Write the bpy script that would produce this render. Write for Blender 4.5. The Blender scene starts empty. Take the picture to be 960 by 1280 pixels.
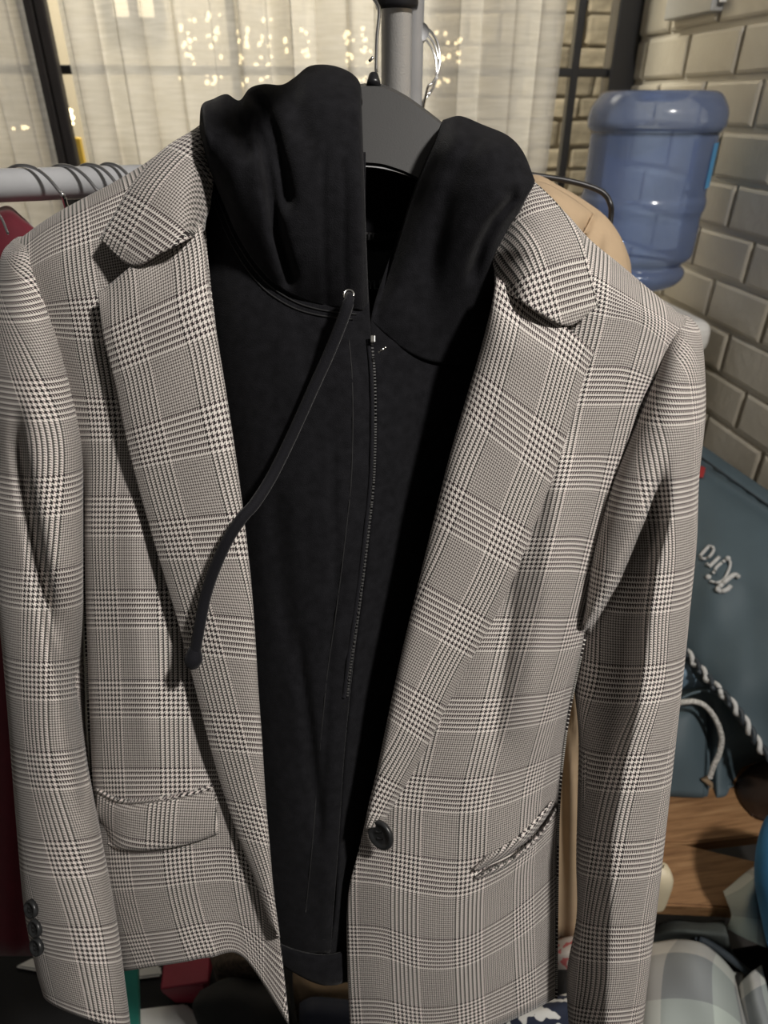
import bpy, bmesh, math, random
from mathutils import Vector, Matrix, noise
random.seed(7)
scene = bpy.context.scene
C = scene.collection
R = math.radians

# ------------------------------------------------------------------ camera, light, exposure
CAM = Vector((0.0, 0.0, 1.5)); PITCH = R(31.0); YAW = R(8.6); FPX = 850.0
cd = bpy.data.cameras.new('camera'); cam = bpy.data.objects.new('camera', cd); C.objects.link(cam)
cam.location = CAM; cam.rotation_euler = (R(90) - PITCH, 0, -YAW)
cd.sensor_fit = 'VERTICAL'; cd.sensor_height = 36.0; cd.lens = FPX / 1280 * 36.0; cd.clip_start = 0.02
cd.dof.use_dof = True; cd.dof.focus_distance = 0.48; cd.dof.aperture_fstop = 9.0
scene.camera = cam
FW = Vector((math.sin(YAW), math.cos(YAW), 0)); RT = Vector((math.cos(YAW), -math.sin(YAW), 0)); UP = Vector((0, 0, 1))
AX = FW * math.cos(PITCH) - UP * math.sin(PITCH); AU = FW * math.sin(PITCH) + UP * math.cos(PITCH)

w = bpy.data.worlds.new('world'); scene.world = w; w.use_nodes = True
w.node_tree.nodes['Background'].inputs[0].default_value = (1.0, 0.93, 0.84, 1)
w.node_tree.nodes['Background'].inputs[1].default_value = 0.08

def area_light(name, loc, target, size, power, col):
    l = bpy.data.lights.new(name, 'AREA'); l.energy = power; l.size = size; l.color = col
    o = bpy.data.objects.new(name, l); C.objects.link(o); o.location = loc
    o.rotation_euler = (Vector(target) - Vector(loc)).to_track_quat('-Z', 'Y').to_euler(); return o
area_light('ceiling_lamp_offscreen', CAM + RT * 0.80 - FW * 0.30 + UP * 1.05, CAM + FW * 0.45 - UP * 0.2, 0.13, 31.0, (1.0, 0.95, 0.89))
area_light('patio_lamp_offscreen', (-0.2, 2.75, 2.9), (-0.1, 3.6, 1.1), 0.8, 95.0, (1.0, 0.93, 0.81))
scene.view_settings.view_transform = 'Standard'
scene.view_settings.look = 'None'
scene.view_settings.exposure = 0.08
scene.view_settings.gamma = 1.0
scene.view_settings.use_curve_mapping = False

# ------------------------------------------------------------------ helpers
def P(u, v, z):                       # photo pixel + distance along the lens axis -> point in the room
    return CAM + RT * ((u - 480) / FPX * z) + AU * ((640 - v) / FPX * z) + AX * z
def ray(u, v):
    return RT * ((u - 480) / FPX) + AU * ((640 - v) / FPX) + AX
def onX(u, v, X): d = ray(u, v); return CAM + d * (X / d.x)
def onY(u, v, Y): d = ray(u, v); return CAM + d * (Y / d.y)
def onZ(u, v, Z): d = ray(u, v); return CAM + d * ((Z - CAM.z) / d.z)
def zb(v): return 0.47 + 0.09 * (v - 300) / 980.0

def wloc(o):
    l = Vector((0, 0, 0))
    while o: l += Vector(o.location); o = o.parent
    return l
def tag(o, label=None, cat=None, group=None, kind=None):
    if label: o['label'] = label
    if cat: o['category'] = cat
    if group: o['group'] = group
    if kind: o['kind'] = kind
    return o
def thing(name, label, cat, loc, group=None):
    o = bpy.data.objects.new(name, None); C.objects.link(o); o.location = loc; o.empty_display_size = 0.05
    return tag(o, label, cat, group)
def mobj(name, verts, faces, mat, parent=None, uv=None, smooth=True, solid=None, offset=-1.0):
    verts = [Vector(p) for p in verts]
    if parent is None:
        lo = [min(p[i] for p in verts) for i in range(3)]; hi = [max(p[i] for p in verts) for i in range(3)]
        org = Vector(((lo[0] + hi[0]) / 2, (lo[1] + hi[1]) / 2, lo[2]))
    else: org = wloc(parent)
    me = bpy.data.meshes.new(name)
    me.from_pydata([p - org for p in verts], [], faces)
    if uv is not None:
        l = me.uv_layers.new(name='UVMap')
        for lp in me.loops: l.data[lp.index].uv = uv[lp.vertex_index]
    if smooth: me.polygons.foreach_set('use_smooth', [True] * len(me.polygons))
    me.update()
    o = bpy.data.objects.new(name, me); C.objects.link(o)
    if parent is None: o.location = org
    else: o.parent = parent
    me.materials.append(mat)
    if solid:
        m = o.modifiers.new('thickness', 'SOLIDIFY'); m.thickness = solid; m.offset = offset
    return o
def bmobj(name, bm, mat, parent=None, smooth=False):
    bm.verts.index_update()
    o = mobj(name, [v.co.copy() for v in bm.verts], [[v.index for v in f.verts] for f in bm.faces], mat, parent, smooth=smooth)
    bm.free(); return o
def bm_box(lo, hi, bev=0.0, seg=2):
    bm = bmesh.new(); bmesh.ops.create_cube(bm, size=1.0)
    s = Vector(hi) - Vector(lo); c = (Vector(hi) + Vector(lo)) / 2
    for v in bm.verts: v.co = Vector((v.co.x * s.x, v.co.y * s.y, v.co.z * s.z)) + c
    if bev: bmesh.ops.bevel(bm, geom=list(bm.edges), offset=bev, segments=seg, profile=0.5, affect='EDGES')
    return bm
def box(name, lo, hi, mat, parent=None, bev=0.0, seg=2): return bmobj(name, bm_box(lo, hi, bev, seg), mat, parent, smooth=False)
def obox(name, c, ax, ay, az, mat, parent=None, bev=0.0, seg=2):      # oriented box: centre + three half axes
    bm = bm_box((-1, -1, -1), (1, 1, 1))
    M = Matrix((ax, ay, az)).transposed()
    for v in bm.verts: v.co = Vector(c) + M @ v.co
    bmesh.ops.recalc_face_normals(bm, faces=list(bm.faces))
    if bev: bmesh.ops.bevel(bm, geom=list(bm.edges), offset=bev, segments=seg, profile=0.5, affect='EDGES')
    return bmobj(name, bm, mat, parent)
def cr(p0, p1, p2, p3, t):
    return tuple(0.5 * ((2 * b) + (-a + c) * t + (2 * a - 5 * b + 4 * c - d) * t * t + (-a + 3 * b - 3 * c + d) * t ** 3)
                 for a, b, c, d in zip(p0, p1, p2, p3))
def spline(pts, n):
    out = []; m = len(pts)
    ext = lambda i: pts[i] if 0 <= i < m else (tuple(2 * a - b for a, b in zip(pts[0], pts[1])) if i < 0 else tuple(2 * a - b for a, b in zip(pts[-1], pts[-2])))
    for i in range(m - 1):
        for k in range(n): out.append(cr(ext(i - 1), pts[i], pts[i + 1], ext(i + 2), k / n))
    out.append(tuple(pts[-1])); return out
def dense(net, nu, nv):
    rows = [spline([tuple(p) for p in r], nu) for r in net]
    cols = [spline([r[j] for r in rows], nv) for j in range(len(rows[0]))]
    return [[cols[j][i] for j in range(len(cols))] for i in range(len(cols[0]))]
def polyx(line, v):                    # x of a polyline (points (u,v) sorted by v) at height v
    if v <= line[0][1]: return line[0][0]
    for a, b in zip(line, line[1:]):
        if v <= b[1]: return a[0] + (b[0] - a[0]) * (v - a[1]) / (b[1] - a[1])
    return line[-1][0]
def sstep(a, b, x):
    t = min(1, max(0, (x - a) / (b - a))); return t * t * (3 - 2 * t)
def crease(line, width, depth, fade=60):
    def f(u, v):
        if v < line[0][1] - fade or v > line[-1][1] + fade: return 0.0
        e = sstep(line[0][1] - fade, line[0][1] + fade * 0.3, v) * (1 - sstep(line[-1][1] - fade * 0.3, line[-1][1] + fade, v))
        d = (u - polyx(line, v)) / width
        return depth * math.exp(-d * d) * e
    return f
TH_U, TH_V = 0.00043, 0.00050          # thread pitch of the cloth, metres
def grid_mesh(g, closed=False):
    n, m = len(g), len(g[0]); f = []
    for i in range(n - 1):
        for j in range(m - (0 if closed else 1)):
            k = (j + 1) % m
            f.append((i * m + j, i * m + k, (i + 1) * m + k, (i + 1) * m + j))
    return f
def surf(name, net, mat, parent, nu=8, nv=8, solid=0.0018, disp=(), uvs=(1, 1), uvo=(0, 0), refcol=0, base=True, wr=0.0, umode='row', label=None, axis=None, rest=None, skirt=False):
    """cloth panel: net rows of (u, v, dz); returns object and its dense grid of (u, v, z)"""
    g = dense([[(p[0], p[1], (zb(p[1]) if base else 0) + p[2]) for p in r] for r in net], nu, nv)
    G = []
    for r in g:
        row = []
        for (u, v, z) in r:
            for d in disp: z += d(u, v)
            if wr: z += wr * noise.noise(Vector((u / 55, v / 90, wr * 1000)))
            row.append((u, v, z))
        G.append(row)
    flat = [[P(*p) for p in r] for r in g]; real = [[P(*p) for p in r] for r in G]; pts = flat
    n, m = len(pts), len(pts[0])
    vr = [0.0]
    for i in range(1, n): vr.append(vr[-1] + sum((pts[i][j] - pts[i - 1][j]).length for j in range(m)) / m)
    rc = refcol * nu
    uv = []
    if umode == 'col':
        ac = [0.0]
        for j in range(1, m): ac.append(ac[-1] + sum((pts[i][j] - pts[i][j - 1]).length for i in range(n)) / n)
    if axis:
        ey = (AU * -axis[1] + RT * axis[0]).normalized() * -1.0; ex = ey.cross(AX).normalized(); o0 = pts[n - 1][0]
    for i in range(n):
        if umode == 'row':
            ac = [0.0]
            for j in range(1, m): ac.append(ac[-1] + (pts[i][j] - pts[i][j - 1]).length)
        for j in range(m):
            if axis:
                q = pts[i][j] - o0; uv.append(((q.dot(ex) / TH_U * uvs[0] + uvo[0]) / 100, (q.dot(ey) / TH_V * uvs[1] + uvo[1] * 1.2) / 100)); continue
            uv.append((((ac[j] - ac[rc]) / TH_U * uvs[0] + uvo[0]) / 100, (vr[i] / TH_V * uvs[1] + uvo[1] * 1.2) / 100))
    pts = real; V = [p for r in pts for p in r]; F = grid_mesh(pts)
    a = pts[n // 2][m // 2]; nn = (pts[n // 2][m // 2 + 1] - a).cross(pts[n // 2 + 1][m // 2] - a)
    if nn.dot(CAM - a) < 0: F = [tuple(reversed(f)) for f in F]
    if rest is not None: V = [Vector((p.x, p.y, max(p.z, rest + solid + 0.001))) for p in V]
    if skirt:                                                       # cloth falls from its rim to what it lies on
        rim = list(range(m)) + [i * m + m - 1 for i in range(1, n)] + [(n - 1) * m + j for j in range(m - 2, -1, -1)] + [i * m for i in range(n - 2, 0, -1)]
        k0 = len(V); cen = sum(V, Vector()) / len(V)
        for r_ in rim:
            p = V[r_]; d = Vector((p.x - cen.x, p.y - cen.y, 0)); V.append(Vector((p.x, p.y, rest)) - d * 0.03); uv.append(uv[r_])
        flip = (V[rim[1]] - V[rim[0]]).cross(V[k0] - V[rim[0]]).dot(V[rim[0]] - cen) < 0
        for a_ in range(len(rim)):
            b_ = (a_ + 1) % len(rim); q4 = (rim[a_], rim[b_], k0 + b_, k0 + a_); F.append(q4[::-1] if flip else q4)
    o = mobj(name, V, F, mat, parent, uv=uv, solid=solid)
    if label: o['label'] = label
    return o, G
def zat(G, u, v):
    best = None
    for r in G:
        for p in r:
            d = (p[0] - u) ** 2 + (p[1] - v) ** 2
            if best is None or d < best[0]: best = (d, p[2])
    return best[1]
def sleeve(name, st, mat, parent, nseg=64, nv=10, disp=(), k=0.22, uvs=(1, 1), uvo=(0, 0), seam=0.5, wr=0.0):
    """tube: stations (uL, uR, v, dz of the axis, depth radius, slope)"""
    d = spline([tuple(map(float, s)) for s in st], nv); pts = []; real = []
    for (a, b, v, dz, rz, sl) in d:
        cx, rx = (a + b) / 2, (b - a) / 2; row = []; row2 = []
        for j in range(nseg):
            ph = 2 * math.pi * (j / nseg) + seam * math.pi * 2
            u = cx + rx * math.cos(ph); s = math.sin(ph)
            vv = v + k * rx * s + sl * rx * math.cos(ph)
            z = zb(v) + dz - rz * s; row2.append(P(u, vv, z))
            if s > -0.7:
                for f in disp: z += f(u, vv) * sstep(-0.7, -0.05, s)
                if wr: z += wr * noise.noise(Vector((u / 50, v / 80, 3.3)))
            row.append(P(u, vv, z))
        real.append(row); pts.append(row2)
    n, m = len(pts), nseg
    vr = [0.0]
    for i in range(1, n): vr.append(vr[-1] + sum((pts[i][j] - pts[i - 1][j]).length for j in range(m)) / m)
    V, uv = [], []
    for i in range(n):
        ac = 0.0
        for j in range(m + 1):
            if j: ac += (pts[i][j % m] - pts[i][j - 1]).length
            V.append(real[i][j % m]); uv.append(((ac / TH_U * uvs[0] + uvo[0]) / 100, (vr[i] / TH_V * uvs[1] + uvo[1] * 1.2) / 100))
    F = grid_mesh([[0] * (m + 1)] * n)
    a = V[(n // 2) * (m + 1)]; b = V[(n // 2) * (m + 1) + 1]; c = V[(n // 2 + 1) * (m + 1)]
    ctr = sum((V[(n // 2) * (m + 1) + j] for j in range(m)), Vector()) / m
    if (b - a).cross(c - a).dot(a - ctr) < 0: F = [tuple(reversed(f)) for f in F]
    return mobj(name, V, F, mat, parent, uv=uv, solid=0.0015)
def tube_mesh(pts, r, ns=10, closed=False, cap=True):
    pts = [Vector(p) for p in pts]; n = len(pts); V = []; F = []
    rr = r if isinstance(r, (list, tuple)) else [r] * n
    t0 = (pts[1] - pts[0]).normalized(); up = t0.orthogonal().normalized()
    for i, p in enumerate(pts):
        if closed: t = (pts[(i + 1) % n] - pts[i - 1]).normalized()
        else: t = (pts[min(i + 1, n - 1)] - pts[max(i - 1, 0)]).normalized()
        up = (up - t * up.dot(t)); up = up.normalized() if up.length > 1e-6 else t.orthogonal().normalized()
        sd = t.cross(up)
        for j in range(ns):
            a = 2 * math.pi * j / ns; V.append(p + up * (math.cos(a) * rr[i]) + sd * (math.sin(a) * rr[i]))
    for i in range(n if closed else n - 1):
        for j in range(ns):
            k = (j + 1) % ns; i2 = (i + 1) % n
            F.append((i * ns + j, i2 * ns + j, i2 * ns + k, i * ns + k)[::-1])
    if not closed and cap:
        F.append(tuple(range(ns))); F.append(tuple(range((n - 1) * ns, n * ns))[::-1])
    return V, F
def tube(name, pts, r, mat, parent=None, ns=10, closed=False, n=0):
    if n: pts = [Vector(p) for p in spline([tuple(p) for p in pts], n)]
    V, F = tube_mesh(pts, r, ns, closed)
    return mobj(name, V, F, mat, parent)
def lathe(name, prof, c, mat, parent=None, ns=48, axis=None, x=None, cap=False):
    c = Vector(c); az = (axis or Vector((0, 0, 1))).normalized(); axx = (x or az.orthogonal()).normalized(); ay = az.cross(axx)
    V, F = [], []
    for (r, h) in prof:
        for j in range(ns):
            a = 2 * math.pi * j / ns; V.append(c + az * h + axx * (r * math.cos(a)) + ay * (r * math.sin(a)))
    for i in range(len(prof) - 1):
        for j in range(ns):
            k = (j + 1) % ns; F.append((i * ns + j, i * ns + k, (i + 1) * ns + k, (i + 1) * ns + j))
    if cap: F.append(tuple(range(ns))[::-1]); F.append(tuple(range((len(prof) - 1) * ns, len(prof) * ns)))
    return mobj(name, V, F, mat, parent)
def ring(c, rad, axis, x=None, n=32):
    az = axis.normalized(); ax_ = (x or az.orthogonal()).normalized(); ay = az.cross(ax_)
    return [Vector(c) + ax_ * (rad * math.cos(2 * math.pi * i / n)) + ay * (rad * math.sin(2 * math.pi * i / n)) for i in range(n)]

# ------------------------------------------------------------------ materials
class NT:
    def __init__(s, name):
        s.m = bpy.data.materials.new(name); s.m.use_nodes = True; s.t = s.m.node_tree; s.n = s.t.nodes; s.l = s.t.links
        s.b = s.n['Principled BSDF']; s.out = s.n['Material Output']
    def new(s, t, **k):
        x = s.n.new(t)
        for a, b in k.items(): setattr(x, a, b)
        return x
    def put(s, sock, val):
        if hasattr(val, 'is_linked') or isinstance(val, bpy.types.NodeSocket): s.l.new(val, sock)
        else: sock.default_value = val
    def math(s, op, a, b=None, c=None):
        x = s.new('ShaderNodeMath', operation=op); s.put(x.inputs[0], a)
        if b is not None: s.put(x.inputs[1], b)
        if c is not None: s.put(x.inputs[2], c)
        return x.outputs[0]
    def mix(s, f, a, b):
        x = s.new('ShaderNodeMix', data_type='RGBA'); s.put(x.inputs[0], f); s.put(x.inputs[6], a); s.put(x.inputs[7], b); return x.outputs[2]
    def noise(s, scale, detail=3, coord='Object', rough=0.5, stretch=None):
        tc = s.new('ShaderNodeTexCoord'); v = tc.outputs[coord]
        if stretch:
            mp = s.new('ShaderNodeMapping'); s.l.new(v, mp.inputs[0]); mp.inputs['Scale'].default_value = stretch; v = mp.outputs[0]
        x = s.new('ShaderNodeTexNoise'); s.l.new(v, x.inputs['Vector']); x.inputs['Scale'].default_value = scale
        x.inputs['Detail'].default_value = detail; x.inputs['Roughness'].default_value = rough; return x.outputs[0]
    def bump(s, h, strength, dist=0.001):
        x = s.new('ShaderNodeBump'); s.l.new(h, x.inputs['Height']); x.inputs['Strength'].default_value = strength; x.inputs['Distance'].default_value = dist
        s.l.new(x.outputs[0], s.b.inputs['Normal'])
    def ramp(s, f, stops):
        x = s.new('ShaderNodeValToRGB'); s.l.new(f, x.inputs[0]); e = x.color_ramp.elements
        while len(e) < len(stops): e.new(0.5)
        for k, (p, c) in enumerate(stops): e[k].position = p; e[k].color = (*c, 1)
        return x.outputs[0]
def basic(name, col, rough=0.6, metal=0.0, sheen=0.0, var=0.0, nscale=20, bump=0.0, bscale=300, spec=None, stretch=None):
    t = NT(name); b = t.b
    b.inputs['Roughness'].default_value = rough; b.inputs['Metallic'].default_value = metal
    if sheen:
        b.inputs['Sheen Weight'].default_value = sheen; b.inputs['Sheen Roughness'].default_value = 0.4
    if spec is not None: b.inputs['Specular IOR Level'].default_value = spec
    if var:
        n = t.noise(nscale, 4, stretch=stretch)
        t.l.new(t.ramp(n, [(0.3, tuple(c * (1 - var) for c in col)), (0.7, tuple(min(1, c * (1 + var)) for c in col))]), b.inputs['Base Color'])
    else: b.inputs['Base Color'].default_value = (*col, 1)
    if bump: t.bump(t.noise(bscale, 2), bump)
    return t.m

def plaid_material():
    t = NT('glen_plaid_wool'); uvn = t.new('ShaderNodeUVMap', uv_map='UVMap'); sep = t.new('ShaderNodeSeparateXYZ'); t.l.new(uvn.outputs[0], sep.inputs[0])
    def thread(s, per, nchk):
        x = t.math('MULTIPLY_ADD', s, 100.0, per * 200.0); fl = t.math('FLOOR', x)
        chk = t.math('LESS_THAN', t.math('MODULO', fl, per), nchk)
        d8 = t.math('LESS_THAN', t.math('MODULO', fl, 8.0), 4.0); d4 = t.math('LESS_THAN', t.math('MODULO', fl, 4.0), 2.0)
        dark = t.math('ADD', t.math('MULTIPLY', chk, d8), t.math('MULTIPLY', t.math('SUBTRACT', 1.0, chk), d4))
        return fl, dark, chk
    fu, du, cu = thread(sep.outputs[0], 120.0, 56.0); fv, dv, cv_ = thread(sep.outputs[1], 144.0, 64.0)
    twill = t.math('LESS_THAN', t.math('MODULO', t.math('ADD', fu, fv), 4.0), 2.0)
    plain = t.math('MODULO', t.math('ADD', fu, fv), 2.0); anyc = t.math('MAXIMUM', cu, cv_)
    top = t.math('ADD', t.math('MULTIPLY', anyc, twill), t.math('MULTIPLY', t.math('SUBTRACT', 1.0, anyc), plain))
    darkc = (0.020, 0.015, 0.016, 1)
    warp = t.mix(du, t.mix(cu, (0.51, 0.45, 0.43, 1), (0.71, 0.63, 0.60, 1)), t.mix(cu, (0.062, 0.050, 0.048, 1), darkc))
    weft = t.mix(dv, t.mix(cv_, (0.47, 0.46, 0.42, 1), (0.67, 0.65, 0.60, 1)), t.mix(cv_, (0.060, 0.054, 0.050, 1), darkc))
    t.l.new(t.mix(top, weft, warp), t.b.inputs['Base Color'])
    t.b.inputs['Roughness'].default_value = 0.75; t.b.inputs['Sheen Weight'].default_value = 0.12; t.b.inputs['Specular IOR Level'].default_value = 0.25
    return t.m
M_plaid = plaid_material()
M_lining = basic('blazer_lining', (0.03, 0.03, 0.035), 0.45)
M_hood = basic('black_fleece', (0.0098, 0.0098, 0.0115), 0.95, sheen=0.06, var=0.25, nscale=140, bump=0.6, bscale=1400, spec=0.06)
M_hoodin = basic('black_fleece_inside', (0.0098, 0.0098, 0.0115), 0.95, bump=0.3, bscale=500, spec=0.06)
M_cord = basic('black_drawcord', (0.0065, 0.0065, 0.009), 0.85, sheen=0.1, bump=0.5, bscale=1200, spec=0.2)
M_stitch = basic('dark_thread', (0.009, 0.009, 0.010), 0.8)
M_button = basic('dark_horn_button', (0.018, 0.019, 0.02), 0.35, var=0.4, nscale=200)
M_hanger = basic('charcoal_plastic', (0.05, 0.05, 0.05), 0.42, bump=0.05, bscale=800)
M_blackplastic = basic('black_plastic', (0.012, 0.012, 0.014), 0.35)
M_chrome = basic('chrome_wire', (0.75, 0.75, 0.76), 0.18, metal=1.0)
M_steelwire = basic('grey_hook_wire', (0.36, 0.36, 0.37), 0.35, metal=0.85)
M_brush = basic('brushed_steel', (0.80, 0.79, 0.77), 0.34, metal=0.3, bump=0.25, bscale=700)
M_greytube = basic('grey_painted_tube', (0.62, 0.63, 0.65), 0.35, metal=0.2, var=0.08, nscale=25)
M_nickel = basic('nickel', (0.7, 0.69, 0.66), 0.25, metal=1.0)
M_maroon = basic('maroon_cloth', (0.115, 0.006, 0.016), 0.85, sheen=0.2, var=0.15, nscale=40)
M_blackcloth = basic('black_cloth', (0.012, 0.012, 0.013), 0.85, var=0.3, nscale=30)
M_beige = basic('beige_coat_cloth', (0.43, 0.315, 0.20), 0.9, sheen=0.05, var=0.06, nscale=30, bump=0.2, bscale=700)
M_label = basic('neck_label_cloth', (0.010, 0.014, 0.018), 0.6)
M_labeltext = basic('neck_label_text', (0.35, 0.40, 0.42), 0.6)
M_bag = basic('slate_blue_nylon', (0.072, 0.105, 0.125), 0.62, var=0.08, nscale=9, bump=0.3, bscale=14)
M_bagdark = basic('slate_dark_nylon', (0.035, 0.045, 0.055), 0.6, var=0.3, nscale=12)
M_baglight = basic('pale_blue_lining', (0.18, 0.27, 0.36), 0.55, var=0.2, nscale=30)
M_embroid = basic('grey_embroidery', (0.55, 0.55, 0.54), 0.6, bump=0.3, bscale=900)
M_rope = basic('grey_white_rope', (0.50, 0.49, 0.46), 0.7, var=0.5, nscale=260)
M_red = basic('red_tag', (0.38, 0.03, 0.03), 0.7)
M_redbox = basic('crimson_card', (0.26, 0.012, 0.035), 0.6, var=0.1)
M_teal = basic('teal_paint', (0.05, 0.34, 0.27), 0.45, var=0.12, nscale=12)
M_paper = basic('white_card', (0.62, 0.62, 0.61), 0.7, var=0.05)
M_cream = basic('cream_wax', (0.75, 0.66, 0.47), 0.45, var=0.06)
M_blue = basic('blue_cloth', (0.03, 0.16, 0.33), 0.8, var=0.2, nscale=25)
M_navy = basic('navy_cloth', (0.012, 0.016, 0.035), 0.8)
M_fur = basic('brown_fur', (0.07, 0.05, 0.035), 0.95, var=0.6, nscale=160, bump=0.8, bscale=200)
M_tan = basic('tan_knit', (0.24, 0.17, 0.105), 0.9, var=0.2, nscale=60)
M_leather = basic('dark_brown_leather', (0.035, 0.02, 0.013), 0.5, var=0.4, nscale=14)
M_frame = basic('black_steel_frame', (0.016, 0.016, 0.018), 0.4, bump=0.1, bscale=90)
M_post = basic('dark_post', (0.012, 0.009, 0.0095), 0.7, var=0.4, nscale=30, stretch=(8, 8, 0.6))
M_dispenser = basic('white_appliance', (0.80, 0.79, 0.76), 0.35)
M_greybox = basic('grey_painted_metal', (0.42, 0.42, 0.41), 0.45, metal=0.2)
M_trunk = basic('black_trunk', (0.010, 0.010, 0.011), 0.7, spec=0.2)
M_yellow = basic('yellow_paint', (0.62, 0.40, 0.05), 0.5)

def brick_material():
    t = NT('painted_brick'); n = t.noise(6, 4); n2 = t.noise(45, 5, rough=0.65)
    c = t.ramp(n, [(0.25, (0.50, 0.45, 0.36)), (0.75, (0.60, 0.555, 0.46))]); t.l.new(c, t.b.inputs['Base Color'])
    t.b.inputs['Roughness'].default_value = 0.30; t.b.inputs['Specular IOR Level'].default_value = 0.6
    t.bump(n2, 0.55, 0.004); return t.m
M_brick = brick_material()
M_mortar = basic('painted_mortar', (0.56, 0.52, 0.44), 0.5, bump=0.5, bscale=60)
M_floor = basic('dark_floor', (0.035, 0.033, 0.032), 0.45, var=0.2, nscale=4)
M_stone = basic('tan_stone', (0.42, 0.32, 0.19), 0.85, var=0.45, nscale=7, bump=0.5, bscale=25)
M_stonejoint = basic('stone_joint', (0.44, 0.38, 0.28), 0.9)
M_pave = basic('patio_paving', (0.30, 0.26, 0.2), 0.8, var=0.2)
M_ceil = basic('ceiling_paint', (0.7, 0.68, 0.64), 0.8)

def wood_material():
    t = NT('acacia_wood'); n = t.noise(5, 5, stretch=(2.0, 26, 26), rough=0.6); n2 = t.noise(3, 2)
    c = t.ramp(n, [(0.25, (0.13, 0.062, 0.026)), (0.5, (0.27, 0.145, 0.066)), (0.75, (0.38, 0.225, 0.11))]); t.l.new(c, t.b.inputs['Base Color'])
    t.b.inputs['Roughness'].default_value = 0.45; return t.m
M_wood = wood_material()
def curtain_material():
    t = NT('sheer_linen'); n = t.noise(14, 4, stretch=(0.8, 0.8, 7.0)); 
    col = t.ramp(n, [(0.3, (0.74, 0.72, 0.67)), (0.7, (0.84, 0.82, 0.78))])
    d = t.new('ShaderNodeBsdfDiffuse'); tr = t.new('ShaderNodeBsdfTranslucent'); tp = t.new('ShaderNodeBsdfTransparent')
    t.l.new(col, d.inputs[0]); t.l.new(col, tr.inputs[0])
    m1 = t.new('ShaderNodeMixShader'); m1.inputs[0].default_value = 0.42; t.l.new(d.outputs[0], m1.inputs[1]); t.l.new(tr.outputs[0], m1.inputs[2])
    al = t.math('MULTIPLY_ADD', n, -0.25, 0.32)
    m2 = t.new('ShaderNodeMixShader'); t.l.new(al, m2.inputs[0]); t.l.new(m1.outputs[0], m2.inputs[1]); t.l.new(tp.outputs[0], m2.inputs[2])
    t.l.new(m2.outputs[0], t.out.inputs[0]); return t.m
M_curtain = curtain_material()
def glass_material(name, tint, gl):
    t = NT(name); tp = t.new('ShaderNodeBsdfTransparent'); g = t.new('ShaderNodeBsdfGlossy'); tp.inputs[0].default_value = (*tint, 1); g.inputs['Roughness'].default_value = 0.03
    m = t.new('ShaderNodeMixShader'); m.inputs[0].default_value = gl; t.l.new(tp.outputs[0], m.inputs[1]); t.l.new(g.outputs[0], m.inputs[2]); t.l.new(m.outputs[0], t.out.inputs[0]); return t.m
M_glass = glass_material('window_glass', (0.96, 0.97, 0.96), 0.04)
def bottle_material():
    t = NT('blue_polycarbonate'); n = t.noise(7, 3)
    tp = t.new('ShaderNodeBsdfTransparent'); tp.inputs[0].default_value = (0.80, 0.87, 0.985, 1)
    d = t.new('ShaderNodeBsdfDiffuse'); t.l.new(t.ramp(n, [(0.3, (0.34, 0.46, 0.82)), (0.7, (0.52, 0.62, 0.90))]), d.inputs[0])
    tl = t.new('ShaderNodeBsdfTranslucent'); tl.inputs[0].default_value = (0.62, 0.72, 0.97, 1)
    g = t.new('ShaderNodeBsdfGlossy'); g.inputs['Roughness'].default_value = 0.16
    a = t.new('ShaderNodeMixShader'); a.inputs[0].default_value = 0.4; t.l.new(d.outputs[0], a.inputs[1]); t.l.new(tl.outputs[0], a.inputs[2])
    b = t.new('ShaderNodeMixShader'); b.inputs[0].default_value = 0.58; t.l.new(a.outputs[0], b.inputs[1]); t.l.new(tp.outputs[0], b.inputs[2])
    lw = t.new('ShaderNodeFresnel'); lw.inputs[0].default_value = 1.4
    c = t.new('ShaderNodeMixShader'); t.l.new(lw.outputs[0], c.inputs[0]); t.l.new(b.outputs[0], c.inputs[1]); t.l.new(g.outputs[0], c.inputs[2])
    t.l.new(c.outputs[0], t.out.inputs[0]); return t.m
M_bottle = bottle_material()
M_water = glass_material('water', (0.80, 0.87, 0.99), 0.02)
def emit(name, col, s):
    t = NT(name); e = t.new('ShaderNodeEmission'); e.inputs[0].default_value = (*col, 1); e.inputs[1].default_value = s; t.l.new(e.outputs[0], t.out.inputs[0]); return t.m
M_bulb = emit('warm_bulb', (1.0, 0.76, 0.42), 7.0)
M_litpane = emit('lit_pane', (1.0, 0.80, 0.52), 3.2)
def flannel_material():
    t = NT('pastel_flannel'); uvn = t.new('ShaderNodeUVMap', uv_map='UVMap'); sep = t.new('ShaderNodeSeparateXYZ'); t.l.new(uvn.outputs[0], sep.inputs[0])
    def band(s, stops):
        f = t.math('FRACT', s); r = t.ramp(f, stops); t.n[-1].color_ramp.interpolation = 'CONSTANT'; return r
    st = [(0.0, (0.62, 0.60, 0.56)), (0.30, (0.24, 0.26, 0.27)), (0.52, (0.50, 0.57, 0.53)), (0.76, (0.30, 0.31, 0.31)), (0.80, (0.60, 0.59, 0.55)), (0.84, (0.30, 0.31, 0.31)), (0.88, (0.63, 0.56, 0.50))]
    a = band(sep.outputs[0], st); b = band(sep.outputs[1], st)
    t.l.new(t.mix(0.5, a, b), t.b.inputs['Base Color']); t.b.inputs['Roughness'].default_value = 0.9; return t.m
M_flannel = flannel_material()
def print_material(name, base, ink, scale, thr):
    t = NT(name); n = t.noise(scale, 1); 
    r = t.ramp(n, [(0.0, base), (thr, ink)]); t.n[-1].color_ramp.interpolation = 'CONSTANT'; t.l.new(r, t.b.inputs['Base Color']); t.b.inputs['Roughness'].default_value = 0.85; return t.m
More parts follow.
